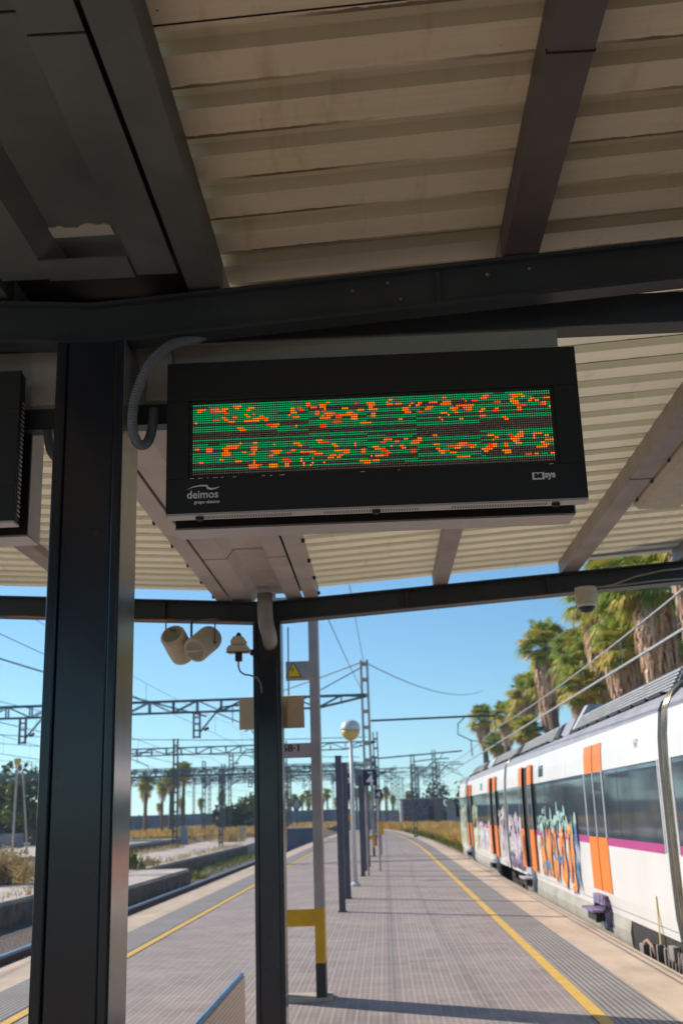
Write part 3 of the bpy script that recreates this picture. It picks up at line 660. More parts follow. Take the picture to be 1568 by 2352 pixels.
def portal(y, xs, ztop, label, drops, first=False, depth=.45, zt=6.1, n=None, taper=1.8):
    x1, x0 = max(xs), min(xs)
    t = thing('catenary_portal', ((x0+x1)/2, y, zt), label, 'catenary portal', 'catenary portals over the tracks')
    m = MB(); trussbeam(m, x0, x1, y, zt, zt-depth, n or max(8, int((x1-x0)/.95)), taper=taper); m.build('lattice_beam', m_cat, t)
    for x in drops:
        m = MB(); dropper(m, x, y, zt-depth, zt-depth-1.02, 1); cantilever(m, x+.12, y, zt-depth-.8, 1, 1.3); m.build('drop_arm', m_cat, t)
        m = MB(); m.lathe([(.05, 0), (.07, .05), (.05, .1), (.07, .15), (.05, .2)], (x+.3, y, zt-depth-.72), (1, 0, .6), 8); m.build('insulator', m_rust, t)
    for x in xs:
        if x == x1 and first: continue
        m = MB()
        for s in (-1, 1): m.box(x+s*.13-.04, x+s*.13+.04, y-.13, y+.13, -.95, ztop)
        z = .2
        while z < ztop: m.box(x-.13, x+.13, y-.14, y+.14, z, z+.10); z += .6
        m.build('mast', m_mast if y < 60 else m_cat, t)
    return t
t = mast('catenary_mast', -.60, 43.0, 7.46, 'lattice mast with a yellow base behind the blue number signs', wy=.28, w_=.33)
portal(43.0, [-21.5, -.60], 7.4, 'nearest lattice catenary portal crossing left from the far mast', [-7.27, -14.2], first=True)
m = MB(); m.tube([(-.42, 43, 5.08), (3.38, 43, 5.12), (4.5, 43, 5.1)], .045, 6)
m.tube([(3.25, 43, 5.08), (2.98, 43, 4.85), (2.95, 43, 4.45), (3.45, 43, 4.2), (3.45, 43, 3.6)], .025, 6); m.tube([(3.45, 43, 4.2), (4.4, 43, 4.02)], .02, 6); m.tube([(4.4, 43, 5.1), (4.45, 43, 4.5)], .02, 6)
tag(m.build('registration_arm', m_cat), 'thin horizontal arm reaching right from the lattice mast over the train', 'catenary arm', 'catenary arms')
portal(72.0, [-22.0, -13.55, -.45], 6.7, 'second lattice catenary portal, behind the globe lamp', [-9.9, -17.5])
m = MB(); m.tube([(-.3, 72, 5.0), (5.15, 72, 5.3)], .05, 6); m.tube([(3.9, 72, 5.2), (3.5, 72, 4.6), (4.3, 72, 4.2)], .03, 6)
tag(m.build('registration_arm', m_cat), 'farther horizontal arm right of the number signs', 'catenary arm', 'catenary arms')
pw = [(84, [-30, -19.5, -.7], 5.2, 'low catenary portal just behind the second one'), (106, [-40, -17.2, -.9], 6.3, 'catenary portal between the third and the fourth'), (129, [-46, -18.8, .2], 6.0, 'catenary portal between the fourth and the fifth'), (154, [-56, -15.5, 1.6], 7.4, 'catenary portal between the fifth and the sixth'), (96, [-38, -24, -13.9, -1.5], 5.6, 'third catenary portal, in the tangle of far wires'), (118, [-44, -28, -10, 5.8], 6.1, 'fourth catenary portal, in the tangle of far wires'), (140, [-50, -22, -4, 1.0], 6.6, 'fifth catenary portal, in the tangle of far wires'), (175, [-64, -30, -8, 7.5], 7.2, 'sixth catenary portal, farthest in the tangle of wires')]
for y, xs, zt, lab in pw: portal(y, xs, zt+.5, lab, [xs[0]+5, (xs[1]+xs[2])/2, xs[2]+4.5], zt=zt)
for (x, y, h, lab) in ((1.93, 73, 5.25, 'dark single mast right of the platform number signs'), (-10.65, 72.5, 4.7, 'dark single mast seen between the posts'), (4.6, 150, 7.5, 'far thin mast above the dark graffitied shed'), (3.2, 128, 6.8, 'far thin mast beside the dark graffitied shed')):
    t = thing('catenary_mast', (x, y, -.95), lab, 'catenary mast', 'catenary masts'); m = MB()
    for s in (-1, 1): m.box(x+s*.1-.035, x+s*.1+.035, y-.1, y+.1, -.95, h)
    for k in range(int(h/.5)): m.box(x-.1, x+.1, y-.11, y+.11, k*.5, k*.5+.1)
    m.build('leg', m_cat, t); m = MB(); m.tube([(x, y, h-.5), (x+1.6, y, h-.35), (x+2.4, y, h-.35)], .04, 6); m.tube([(x, y, h-1.6), (x+1.6, y, h-.4)], .03, 6); m.build('cantilever', m_cat, t)
mt0 = None; rq = random.Random(77)
for i_ in range(16):
    x_, y_ = rq.uniform(-44, 7), rq.uniform(88, 190)
    if -3.5 < x_ < 2.5 and y_ < 120: x_ -= 8
    if mt0 is None:
        mt0 = thing('catenary_mast', (0, 0, -.95), 'thin distant mast in the tangle of wires', 'catenary mast', 'thin distant masts'); m = MB()
        for s_ in (-1, 1): m.box(s_*.13-.045, s_*.13+.045, -.12, .12, -.95, 7.2)
        for k in range(12): m.box(-.13, .13, -.12, .12, k*.6, k*.6+.09)
        m.build('lattice_leg', m_cat, mt0); m = MB(); cantilever(m, 0, 0, 5.0, 1, 1.6); m.build('arm', m_cat, mt0); mt0.location = (x_, y_, -.95)
    else: copy_tree(mt0, (x_, y_, -.95), rq.choice([0, PI]), 'thin distant mast in the tangle of wires', rq.uniform(.85, 1.15))
# wires
def wire(a, b, r, lab, sag=0, mt=None, grp='overhead wires'):
    a, b = Vector(a), Vector(b); pts = []
    for i in range(17): f = i/16; p = a.lerp(b, f); p.z -= 4*sag*f*(1-f); pts.append(p)
    return tag(MB().tube(pts, r, 5, False).build('overhead_wire', mt or m_wire), lab, 'wire', grp)
def cat_pair(x, zc, zm, ys, lab, mt, r=.011):
    t = thing('overhead_line', (x, ys[0], zc), lab, 'overhead line', 'overhead lines along the tracks'); m = MB(); q = MB(); dr = MB()
    for a, b in zip(ys, ys[1:]):
        m.bar((x, a, zc), (x, b, zc), 2*r, 2*r); P = []
        for i in range(9):
            f = i/8; z = zm-(zm-zc-.3)*.55*4*f*(1-f); P.append((x, a+(b-a)*f, z)); 
            if 0 < i < 8: dr.bar((x, P[-1][1], zc), (x, P[-1][1], z), .008, .008)
        q.tube(P, r, 5, False)
    m.build('contact_wire', mt, t); q.build('messenger_wire', mt, t); dr.build('droppers', mt, t)
cat_pair(4.40, 4.02, 4.62, [-16, 12, 43, 72, 96], 'pale pair of wires above the train in front of the palms', m_wirel, .018)
cat_pair(-5.95, 4.5, 5.15, [-16, 12, 43, 72, 96, 118], 'wires above the track left of the platform', m_wire, .005)
cat_pair(-11.2, 4.5, 5.4, [-16, 12, 43, 72, 96, 118], 'wires above the first old platform to the left', m_wire, .011)
cat_pair(-16.2, 4.5, 5.4, [-16, 12, 43, 72, 96, 118, 140], 'wires above the farther track to the left', m_wire, .012)
cat_pair(-22.5, 4.6, 5.5, [10, 43, 72, 96, 118, 140, 175], 'wires above the distant platform to the left', m_wire, .014)
wire((-.60, 43, 7.4), (9.5, 101, 12.2), .022, 'cable from the lattice mast top down right to the far palms', .8)
wire((-.68, 43, 7.4), (-9.0, 60, 7.3), .03, 'upper stay from the lattice mast top to the left', .1)
wire((-.68, 43, 7.2), (-5.5, 44, 4.9), .025, 'lower stay from the lattice mast top to the left', 0)
wire((-.62, 43, 7.45), (-.75, 10.6, 7.6), .012, 'cable from the lattice mast towards the near mast', .25)
wire((-.68, 43, 6.2), (-1.4, 12, 5.9), .012, 'thinner cable descending to the lattice mast', .15)
wire((-30, 60, 13.8), (-9.6, 60, 7.0), .05, 'sloping cable crossing the sky at the far left', .3)
wire((-40, 96, 9.2), (-2, 96, 6.3), .03, 'shallow sloping cable low in the left sky', .4)
wire((-34, 72, 8.2), (-1, 72, 6.4), .025, 'cross span wire above the second portal', .5)

# ------------------------------------------------------------------ posts, lamps and signs along the platform
ps = [(-.785, 19.4, 'slate blue flat post, nearest of the row beyond the mast'), (-.78, 22.3, 'second slate post, half hidden behind the nearest one'), (-.64, 29.9, 'slate post right of the globe lamp, nearest of its pair'), (-.60, 32.6, 'slate post behind the one right of the globe lamp'), (-.57, 35.2, 'farthest slate post in the row')]
t0 = thing('slate_post', (ps[0][0], ps[0][1], 0), ps[0][2], 'post', 'slate posts along the middle of the platform')
MB().box(ps[0][0]-.055, ps[0][0]+.055, ps[0][1]-.05, ps[0][1]+.05, .02, 2.57).build('shaft', m_totem, t0, bevel=.004)
MB().box(ps[0][0]-.075, ps[0][0]+.075, ps[0][1]-.08, ps[0][1]+.08, .001, .02).build('foot_plate', m_totem, t0)
MB().box(ps[0][0]-.057, ps[0][0]+.057, ps[0][1]-.052, ps[0][1]+.052, 2.57, 2.585).build('cap', m_totem, t0)
for x, y, lab in ps[1:]: copy_tree(t0, (x, y, 0), 0, lab)
t = thing('globe_lamp', (-.74, 26, 0), 'globe lamp with a white dome on a slim white pole', 'street lamp')
MB().tube([(-.74, 26, .02), (-.74, 26, 3.30)], [.055, .04], 14).build('pole', m_whitep, t, smooth=True)
MB().lathe([(.11, 0.001), (.11, .05), (.06, .09)], (-.74, 26, 0)).build('base', m_whitep, t)
MB().lathe([(.236, 0), (.236, .02), (.20, .14), (.13, .205), (.01, .235)], (-.74, 26, 3.51), n=28).build('dome_cover', m_whitep, t, smooth=True)
MB().lathe([(.225, -.002), (.21, -.10), (.15, -.19), (.085, -.24)], (-.74, 26, 3.51), n=28).build('globe', m_amber, t, smooth=True)
MB().tube([(-.60, 27.5, 0), (-.60, 27.5, 2.9)], .03, 10).build('spare', m_pvc) if False else None
t = thing('number_sign', (-.365, 30, 2.5), 'navy platform sign with a large white 4', 'sign', 'platform number signs')
MB().prism([(-.56, 30.0), (-.176, 30.0), (-.176, 30.22), (-.78, 30.25)], 2.31, 2.73, 'z').build('box', m_navy, t)
m = MB(); text_mb(m, '4', .37, (-.37, 29.994, 2.33), off=.010, align='CENTER'); text_mb(m, 'VIA', .085, (-.37, 29.994, 2.62), off=.004, align='CENTER'); m.build('lettering', m_white, t)
MB().tube([(-.50, 30.10, 0), (-.50, 30.10, 2.31)], .035, 10).build('post', m_mast, t)
MB().box(-.57, -.17, 29.99, 30.23, 2.731, 2.745).build('top_edge', m_whitep, t)
t = thing('number_sign', (-.17, 32, 2.1), 'small navy sign with a white 4 below the large one', 'sign', 'platform number signs')
MB().box(-.285, -.065, 31.9, 31.98, 2.0, 2.24).build('box', m_navy, t)
m = MB(); text_mb(m, '4', .22, (-.175, 31.894, 2.03), off=.007, align='CENTER'); m.build('lettering', m_white, t)
MB().tube([(-.20, 32.02, 0), (-.20, 32.02, 2.3)], .03, 8).build('post', m_mast, t)
t = thing('number_sign', (-.9, 28.5, 2.3), 'tall dark sign half hidden behind the globe lamp pole', 'sign', 'platform number signs')
MB().box(-.98, -.80, 28.5, 28.6, 1.95, 2.60).build('box', m_navy, t)
m = MB(); text_mb(m, '3', .17, (-.89, 28.494, 2.36), off=.005, align='CENTER'); m.build('lettering', m_white, t)
MB().box(-.985, -.85, 28.49, 28.6, 1.42, 1.60).build('yellow_panel', m_yel, t); MB().tube([(-.86, 28.62, 0), (-.86, 28.62, 2.6)], .03, 8).build('post', m_mast, t)
# yellow box and red cabinet by the lattice mast
t = thing('signal_box', (-.2, 44.5, 0), 'yellow box on a short post right of the lattice mast base', 'cabinet')
MB().box(-.34, -.08, 44.4, 44.6, .75, 1.25).build('box', m_yel, t, bevel=.01); MB().box(-.25, -.17, 44.45, 44.55, 0, .75).build('post', m_mast, t)
MB().box(-.44, -.36, 44.3, 44.4, .35, .75).build('red_extinguisher', M('red_paint', (.5, .03, .03), .4), t)
# ================================================================== TRAIN
m_tw = M('white_train_paint', (.70, .69, .67), .32, ns=1.2, var=.04, bs=20, bst=.02, dirt=(.50, .47, .43), dth=.66, dscale=2)
m_tg = M('grey_roof_paint', (.27, .26, .28), .5, ns=2, var=.12)
m_ts = M('beige_grey_skirt', (.36, .34, .29), .6, ns=1.5, var=.15, dirt=(.16, .13, .10), dth=.58, dscale=3)
m_to = M('orange_door_paint', (.85, .20, .015), .4, ns=2, var=.05)
m_tm = M('magenta_stripe_paint', (.42, .045, .21), .4, ns=2, var=.05)
m_td = M('dark_underframe', (.022, .02, .018), .8, ns=5, var=.4)
m_tf = M('pale_door_frame', (.42, .42, .46), .4)
m_int = M('dark_train_interior', (.008, .008, .010), .7)
m_chrome = M('brassy_bellows_edge', (.20, .17, .12), .28, metal=.6, ns=4, var=.4, stretch=(1, 1, .6))
m_lou = M('pale_roof_louvres', (.40, .40, .41), .5)
def glassmat():
    m, nt, b = new_mat('dark_train_glazing'); f = noise(nt, coords(nt, (1, .6, 1)), 1.6, 4)
    c = ramp(nt, f, [(.35, (.035, .05, .065)), (.65, (.07, .09, .11))]); nt.links.new(c, b.inputs['Base Color'])
    b.inputs['Roughness'].default_value = .06; b.inputs['IOR'].default_value = 1.9
    bump(nt, b, noise(nt, coords(nt), 1.2, 2), .05, .02); return m
m_tgl = glassmat()
XS = 2.95; XC = 4.45
SIDE = [(2.985, .22), (2.958, .45), (2.95, .9), (2.95, 2.0), (2.965, 2.30), (3.0, 2.56)]
ROOF = [(3.0, 2.56), (3.05, 2.66), (3.16, 2.76), (3.34, 2.83), (3.8, 2.90), (4.45, 2.92)]
def mirror(p): return p+[(2*XC-x, z) for x, z in reversed(p) if abs(x-XC) > 1e-6]
def sx(z):     # x of the near side skin at height z
    for (a, za), (b, zb2) in zip(SIDE, SIDE[1:]):
        if za <= z <= zb2: return a+(b-a)*(z-za)/(zb2-za)
    return SIDE[-1][0] if z > 1 else SIDE[0][0]
def strip(m, y0, y1, z0, z1, out=.004, th=.01):
    zs = [z0]+[z for _, z in SIDE if z0 < z < z1]+[z1]; poly = [(sx(z)-out, z) for z in zs]+[(sx(z)-out+th, z) for z in reversed(zs)]
    return m.prism(poly, y0, y1)
train = thing('commuter_train', (4.45, 20, -.6), 'white commuter train with orange doors, a magenta stripe and graffiti at the platform', 'train')
def car(y0, y1, doors, name='car_body'):
    m = MB(); poly = SIDE+ROOF[1:]; full = poly+[(2*XC-x, z) for x, z in reversed(poly[:-1])]
    m.cur = 0; m.prism(mirror(SIDE+[(3.0, 2.565)])[:], y0, y1)
    b = m.build(name, m_tw, train)
    r = MB(); r.prism([(3.0-.004, 2.56)]+[(x-.004, z+.004) for x, z in ROOF[1:]]+[(2*XC-x, z+.004) for x, z in reversed(ROOF[:-1])], y0+.01, y1-.01); r.build('roof', m_tg, b)
    # window band broken by doors
    cuts = sorted((d[0], d[1]) for d in doors); ys = [y0+.12]
    for a, c in cuts: ys += [a, c]
    ys.append(y1-.12)
    for a, c in zip(ys[::2], ys[1::2]):
        if c-a < .3: continue
        strip(MB(), a, c, 1.18, 2.055, .0045).build('window_rubber', m_black, b); strip(MB(), a, c, 1.19, 2.04, .006).build('window_band', m_tgl, b); strip(MB(), a, c, 1.085, 1.183, .005).build('magenta_stripe', m_tm, b)
        fr = MB(); q = a+2.1
        while q < c-.8: strip(fr, q-.012, q+.012, 1.19, 2.035, .0075); q += 2.1
        if fr.v: fr.build('window_joint', m_black, b)
    for k_ in range(1, int((y1-y0)/3.1)):
        q = y0+3.1*k_
        if not any(a-.6 < q < c+.6 for a, c, _ in doors): strip(MB(), q-.005, q+.005, .24, 1.06, .0015, .004).build('panel_seam', m_tg, b); strip(MB(), q-.005, q+.005, 2.06, 2.55, .0015, .004).build('panel_seam', m_tg, b)
    strip(MB(), y0+.02, y1-.02, .30, .312, .0015, .004).build('lower_seam', m_tg, b)
    for q in (y0+.07, y1-.07): strip(MB(), q-.03, q+.03, 1.10, 2.06, .007).build('end_pillar', m_tf, b)
    for (a, c, state) in doors:
        mid = (a+c)/2
        if state == 'closed':
            L_ = MB(); strip(L_, a+.02, c-.02, .47, 2.43, .010, .006); L_.build('door', m_to, b)
            strip(MB(), a+.02, c-.02, 1.18, 2.05, .013, .002).build('door_glass', m_tgl, b)
            for y in (a, mid, c): strip(MB(), y-.035, y+.035, 1.18, 2.05, .016).build('door_frame', m_tf, b)
            strip(MB(), mid-.004, mid+.004, .47, 2.43, .0165).build('door_seam', m_black, b)
            MB().lathe([(.022, 0), (.022, -.02)], (sx(1.1)-.01, mid, 1.10), (-1, 0, 0), 12).build('door_button', m_whitep, b)
        else:      # leaves slid out to either side of a dark opening
            strip(MB(), a, c, .42, 2.42, .003).build('door_opening', m_int, b)
            for (p, q) in ((a-.52, a+.08), (c-.08, c+.52)):
                strip(MB(), p, q, .40, 2.43, .055, .03).build('door', m_to, b)
                strip(MB(), p+.04, q-.04, 1.18, 2.05, .057, .03).build('door_glass', m_tgl, b)
                strip(MB(), p, p+.04, 1.18, 2.05, .058, .035).build('door_frame', m_tf, b); strip(MB(), q-.04, q, 1.18, 2.05, .058, .035).build('door_frame', m_tf, b)
                g_ = MB(); strip(g_, q-.012 if p < mid else p, q if p < mid else p+.012, .40, 2.43, .0585, .04); g_.build('door_seal', m_black, b)
    return b
def step(y, mt, name='door_step'):
    m = MB(); m.box(2.72, 2.99, y-.42, y+.42, .22, .25); m.box(2.89, 2.99, y-.40, y-.35, .02, .38); m.box(2.89, 2.99, y+.35, y+.40, .02, .38); m.box(2.88, 2.99, y-.34, y+.34, .30, .42); m.build(name, mt, train, bevel=.004)
    MB().box(2.78, 2.97, y-.30, y+.30, .10, .215).build('step_mechanism', m_td, train)
Y1 = [(-8.5, 11.58), (12.0, 27.15), (27.65, 44.2)]
c1 = car(*Y1[0], [(.2, 1.5, 'closed')])
c2 = car(*Y1[1], [(15.15, 16.5, 'closed'), (22.75, 23.75, 'open')])
c3 = car(*Y1[2], [(30.0, 31.0, 'open'), (38.6, 39.4, 'open')])
# cab nose
m = MB(); n = len(SIDE+ROOF[1:])
def sect(k, dy): 
    P = SIDE+ROOF[1:]; P = P+[(2*XC-x, z) for x, z in reversed(P[:-1])]
    return [(XC+(x-XC)*k, Y1[2][1]+dy, .22+(z-.22)*(1-(1-k)*.5)) for x, z in P]
S_ = [sect(1, 0), sect(.97, .5), sect(.86, 1.0), sect(.6, 1.25)]; n = len(S_[0])
m.add([p for s in S_ for p in s], [(i*n+j, i*n+(j+1) % n, (i+1)*n+(j+1) % n, (i+1)*n+j) for i in range(3) for j in range(n)]+[tuple(3*n+j for j in range(n))])
m.build('cab_nose', m_tw, train, smooth=False)
MB().box(2.78, 2.90, 44.0, 44.08, 1.35, 1.75).build('door_mirror', m_black, train)
# skirts, underframe, bogies
for (a, b) in ((-8, 8.9), (14.35, 24.4), (30.2, 43.9)):
    for s, e in [(a+i*(b-a)/max(1, round((b-a)/1.9)), a+(i+1)*(b-a)/max(1, round((b-a)/1.9))-.018) for i in range(max(1, round((b-a)/1.9)))]:
        MB().prism([(2.99, .215), (2.965, .08), (2.975, -.05), (3.02, -.22), (3.06, -.23), (3.03, .20)], s, e).build('skirt_panel', m_ts, train)
MB().box(3.25, 5.6, -8, 43.6, -.25, .2).build('underframe', m_td, train)
for yc in (11.8, 27.4, 41.5, -5.5):
    m = MB()
    for xx in (3.57, 5.2):
        for dy in (-1.05, 1.05): m.lathe([(.43, 0), (.43, .10), (.38, .13), (.1, .14)], (xx, yc+dy, -.17), (-1, 0, 0), 24)
    m.build('wheels', m_td, train)
    m = MB(); m.box(3.22, 3.36, yc-1.5, yc+1.5, -.28, -.10); m.box(3.18, 3.40, yc-.3, yc+.3, -.22, .10)
    for dy in (-1.35, -.75, .75, 1.35): m.lathe([(.08, 0), (.08, .22)], (3.26, yc+dy, -.08), n=12)
    m.build('bogie_frame', m_td, train)
# articulation at the near car joint
for yc, w_ in ((11.79, .44), (27.40, .5)):
    P = [(x+.05, z) for x, z in SIDE+ROOF[1:]]; P = P+[(2*XC-x, z) for x, z in reversed(P[:-1])]
    MB().prism([(x, z-.03) for x, z in P], yc-w_/2, yc+w_/2).build('gangway_bellows', m_td, train)
    for k in (-.09, .0, .09):
        m = MB()
        pts = [(3.01, .32), (2.985, .5), (2.975, 1.2), (2.975, 2.0), (2.99, 2.35), (3.03, 2.6), (3.10, 2.74), (3.22, 2.84), (3.5, 2.90), (4.45, 2.95)]
        m.tube([(x+.02, yc+k, z) for x, z in pts], .034, 8); m.build('bellows_rib', m_chrome if k > -.1 else m_black, train, smooth=True)
# couplings, jumper cables and boxes below the joint
m_pale = M('pale_undergear_paint', (.24, .21, .19), .6)
for ya, yb2, za, zc, x0_ in ((13.42, 13.62, -.115, .045, 2.90), (13.18, 13.24, -.35, .08, 2.93), (12.86, 12.92, -.45, .10, 2.93), (12.52, 12.58, -.45, .10, 2.93), (12.1, 12.3, .02, .16, 2.92), (11.5, 11.58, -.45, .1, 2.93), (10.9, 11.0, -.4, .1, 2.93)):
    MB().box(x0_, 2.99, ya, yb2, za, zc).build('undergear_bracket', m_pale, train, bevel=.004)
MB().tube([(2.94, 13.5, .06), (2.93, 13.3, .10), (2.94, 13.1, .06), (2.96, 13.0, -.1)], .022, 6).build('air_hose', M('rusty_hose', (.30, .16, .12), .6), train, smooth=True)
MB().tube([(2.95, 13.05, -.33), (2.93, 12.8, -.22), (2.95, 12.6, -.33)], .03, 6).build('air_hose', m_pale, train, smooth=True)
m = MB()
for i in range(7):
    y = 11.55+i*.14; d = .10+.05*(i % 3)
    m.tube([(2.97, y, .12), (2.95, y+.03, -.05), (2.94, y+.12, -.12-d), (2.95, y+.21, -.05), (2.97, y+.25, .12)], .013, 6)
m.build('jumper_cables', M('grey_rubber_cable', (.16, .13, .12), .5), train, smooth=True)
MB().box(2.995, 3.02, 9.2, 14.33, -.40, .215).build('bogie_cover', m_td, train)
for y in (12.75, 11.25): 
    MB().box(2.944, 2.952, y-.02, y+.02, .12, .62).build('grab_rail', m_amber, train)
# roof equipment: pale louvred units and dark grilles on a plinth
def roofunit(y0, y1, mt, lou=True):
    m = MB(); m.prism([(3.34, 2.84), (3.50, 3.12), (3.62, 3.18), (5.28, 3.18), (5.40, 3.12), (5.56, 2.84)], y0, y1); o = m.build('roof_unit', mt, train)
    if lou:
        q = MB()
        for i in range(6):
            f = i/6; x, z = 3.345+.155*f, 2.865+.26*f; q.bar((x-.014, y0+.05, z), (x-.014, y1-.05, z), .03, .020)
        q.build('louvres', m_lou, o)
    q = MB(); y = y0+.1
    while y < y1-.8: q.box(3.20, 3.26, y, y+.62, 2.80, 2.835); y += .78
    q.build('gutter_slots', m_black, o)
m_tgd = M('dark_roof_unit_paint', (.13, .13, .14), .6)
roofunit(12.5, 19.1, m_tgd); roofunit(19.9, 20.9, m_tg, False); roofunit(21.5, 26.9, m_tg); roofunit(28.0, 33.5, m_tg); roofunit(34.4, 36.2, m_lou, False); roofunit(37.4, 42.5, m_tg); roofunit(-7, 10.9, m_tgd)
MB().prism([(3.34, 2.9), (3.60, 3.30), (5.3, 3.30), (5.5, 2.9)], 19.15, 19.5).build('roof_fin', m_lou, train)
for (y, z) in ((21.1, 2.16), (34.2, 2.16)):
    strip(MB(), y-.28, y+.28, z, z+.20, .008).build('destination_screen', m_tgl, train)
m = MB(); text_mb(m, '447', .13, (2.955, 13.15, 2.25), (0, -1, 0), off=.004); m.build('fleet_number', m_tf, train)
# graffiti: paint with letter-like swirls
def graf(name, y0, y1, z0, z1, cols, seed):
    m, nt, b = new_mat(name); tc = N(nt, 'ShaderNodeNewGeometry'); mp = N(nt, 'ShaderNodeMapping'); mp.inputs['Location'].default_value = (0, seed, seed*2); mp.inputs['Scale'].default_value = (1, 1.0, .9)
    nt.links.new(tc.outputs['Position'], mp.inputs[0]); wv = N(nt, 'ShaderNodeTexWave', wave_type='BANDS', bands_direction='Y'); wv.inputs['Scale'].default_value = .55; wv.inputs['Distortion'].default_value = 5; wv.inputs['Detail'].default_value = 3; wv.inputs['Detail Scale'].default_value = 1.6
    nt.links.new(mp.outputs[0], wv.inputs[0]); r = ramp(nt, wv.outputs['Fac'], [(i/(len(cols)-1), c) for i, c in enumerate(cols)]); nt.links.new(r, b.inputs['Base Color']); b.inputs['Roughness'].default_value = .5
    rnd = random.Random(seed); o = MB(); n = int((y1-y0)/.12); 
    ph = [rnd.random()*6 for _ in range(4)]
    for i in range(n):
        a = y0+(y1-y0)*i/n; c = y0+(y1-y0)*(i+1)/n; f = (i+.5)/n
        env = (1-abs(2*f-1)**7)*.9+.1; tz = z1-(1-env)*.35*(z1-z0)-.10*(z1-z0)*abs(math.sin(f*13+ph[0]))-rnd.random()*.16*(z1-z0); bz = z0+(1-env)*.2*(z1-z0)+rnd.random()*.10*(z1-z0)
        strip(o, a, c, bz, tz, .0125, .004)
    return o.build('graffiti', m, train)
OR, BL, CY, WH = (.85, .28, .03), (.02, .16, .36), (.30, .52, .50), (.60, .62, .58)
def paint(name, col): return M(name, col, .5, ns=5, var=.12, bst=0)
def strokes(name, mt, lst, out):
    m = MB()
    for pts, w_ in lst:
        P = [Vector((y, z)) for y, z in pts]; Q = []
        for a, b in zip(P, P[1:]):
            n = max(2, int((b-a).length/.08)); Q += [a.lerp(b, k/n) for k in range(n)]
        Q.append(P[-1]); vs = []
        for k, q in enumerate(Q):
            d = (Q[min(k+1, len(Q)-1)]-Q[max(k-1, 0)]).normalized(); nn = Vector((-d.y, d.x)); ww = w_/2*(.75+.35*math.sin(k*.9+q.x*5))*(1 if 0 < k < len(Q)-1 else .5)
            for e in (q+nn*ww, q-nn*ww): z = max(.235, e.y); vs.append((sx(z)-out, e.x, z))
        m.add(vs, [(2*k, 2*k+1, 2*k+3, 2*k+2) for k in range(len(Q)-1)])
    return m.build(name, mt, train)
rg = random.Random(17); L1, L2, L3, L4, L5 = [], [], [], [], []
yy = 17.95
while yy < 21.9:      # chunky letters built from strokes
    kind = rg.randrange(4); w0 = rg.uniform(.48, .66); zt, zl = rg.uniform(1.05, 1.25), rg.uniform(.32, .44)
    segs = [[(yy, zl), (yy+rg.uniform(-.05, .05), zt)], [(yy+w0*.6, zl), (yy+w0*.6, zt-.05)]]
    segs += {0: [[(yy, zt), (yy+w0*.6, zt-.1)]], 1: [[(yy, .75), (yy+w0*.6, .80)]], 2: [[(yy, zl+.05), (yy+w0*.6, zt)]], 3: [[(yy, zl+.05), (yy+w0*.6, zl)], [(yy, zt), (yy+w0*.6, zt)]]}[kind]
    for q in segs: L1.append((q, .34)); L2.append((q, .25)); L3.append(([(a+.03, b+.02) for a, b in q], .06)) if rg.random() < .6 else None
    yy += w0+.22
for k in range(15): y_ = 17.6+k*.30; L4.append(([(y_, 1.16+rg.uniform(-.08, .1)), (y_+rg.uniform(-.12, .12), 1.40+rg.uniform(-.05, .28))], rg.uniform(.10, .26)))
L4.append(([(18.0, 1.22), (18.5, 1.42), (19.2, 1.46), (20.0, 1.30)], .16)); L4.append(([(20.2, 1.26), (20.9, 1.44), (21.9, 1.32)], .14))
for k in range(16): y_ = 17.35+rg.random()*4.5; z_ = rg.uniform(.5, 1.3); L5.append(([(y_, z_), (y_+rg.uniform(-.03, .03), z_-rg.uniform(.12, .32))], rg.uniform(.04, .12)))
L5 += [([(17.55, 1.35), (17.45, 1.0), (17.6, .6), (17.5, .34)], .16), ([(18.9, .80), (19.5, .72), (20.1, .84)], .13), ([(20.4, .55), (21.0, .62), (21.6, .5)], .12)]
gp_b, gp_o, gp_y, gp_c, gp_n = paint('graffiti_blue', (.03, .20, .42)), paint('graffiti_orange', (.88, .26, .02)), paint('graffiti_pale_orange', (.85, .50, .20)), paint('graffiti_pale_teal', (.36, .55, .50)), paint('graffiti_navy', (.03, .16, .34))
strokes('graffiti_outline', gp_b, L1, .022); strokes('graffiti_crown', gp_c, L4, .024); strokes('graffiti_letters', gp_o, L2, .026); strokes('graffiti_drips', gp_n, L5, .028); strokes('graffiti_highlights', gp_y, L3, .030)
def scrawl(name, y0, y1, z0, z1, cols, seed, w_=.34, n=26):
    r = random.Random(seed)
    for q, c in enumerate(cols):
        ls = []
        for k in range(n):
            y = r.uniform(y0+.15, y1-.15); z = r.uniform(z0+.1, z1-.25); ls.append(([(y, z), (y+r.uniform(-.35, .35), z+r.uniform(.05, .35)), (y+r.uniform(-.3, .3), min(z1, z+r.uniform(.2, .6)))], w_*r.uniform(.3, 1)))
        strokes(name, paint('graffiti_tone', c), ls, .012+.003*q)
scrawl('lilac_graffiti', 24.7, 27.05, .28, 1.45, [(.60, .54, .58), (.64, .60, .60), (.50, .43, .53)], 7, .3, 12)
scrawl('grey_graffiti', 27.75, 29.3, .28, 1.55, [(.58, .54, .53), (.62, .57, .54), (.50, .44, .47)], 70, .3, 12)
scrawl('purple_graffiti', 24.3, 27.05, .24, .55, [(.10, .06, .14), (.20, .13, .24)], 8, .3)
scrawl('pink_graffiti', 31.7, 35.6, .28, 1.2, [(.64, .56, .62), (.58, .48, .56), (.66, .64, .64)], 9, .3, 16)
scrawl('green_graffiti', 35.9, 37.9, .26, 1.7, [(.42, .55, .28), (.52, .62, .38), (.58, .60, .46)], 12)
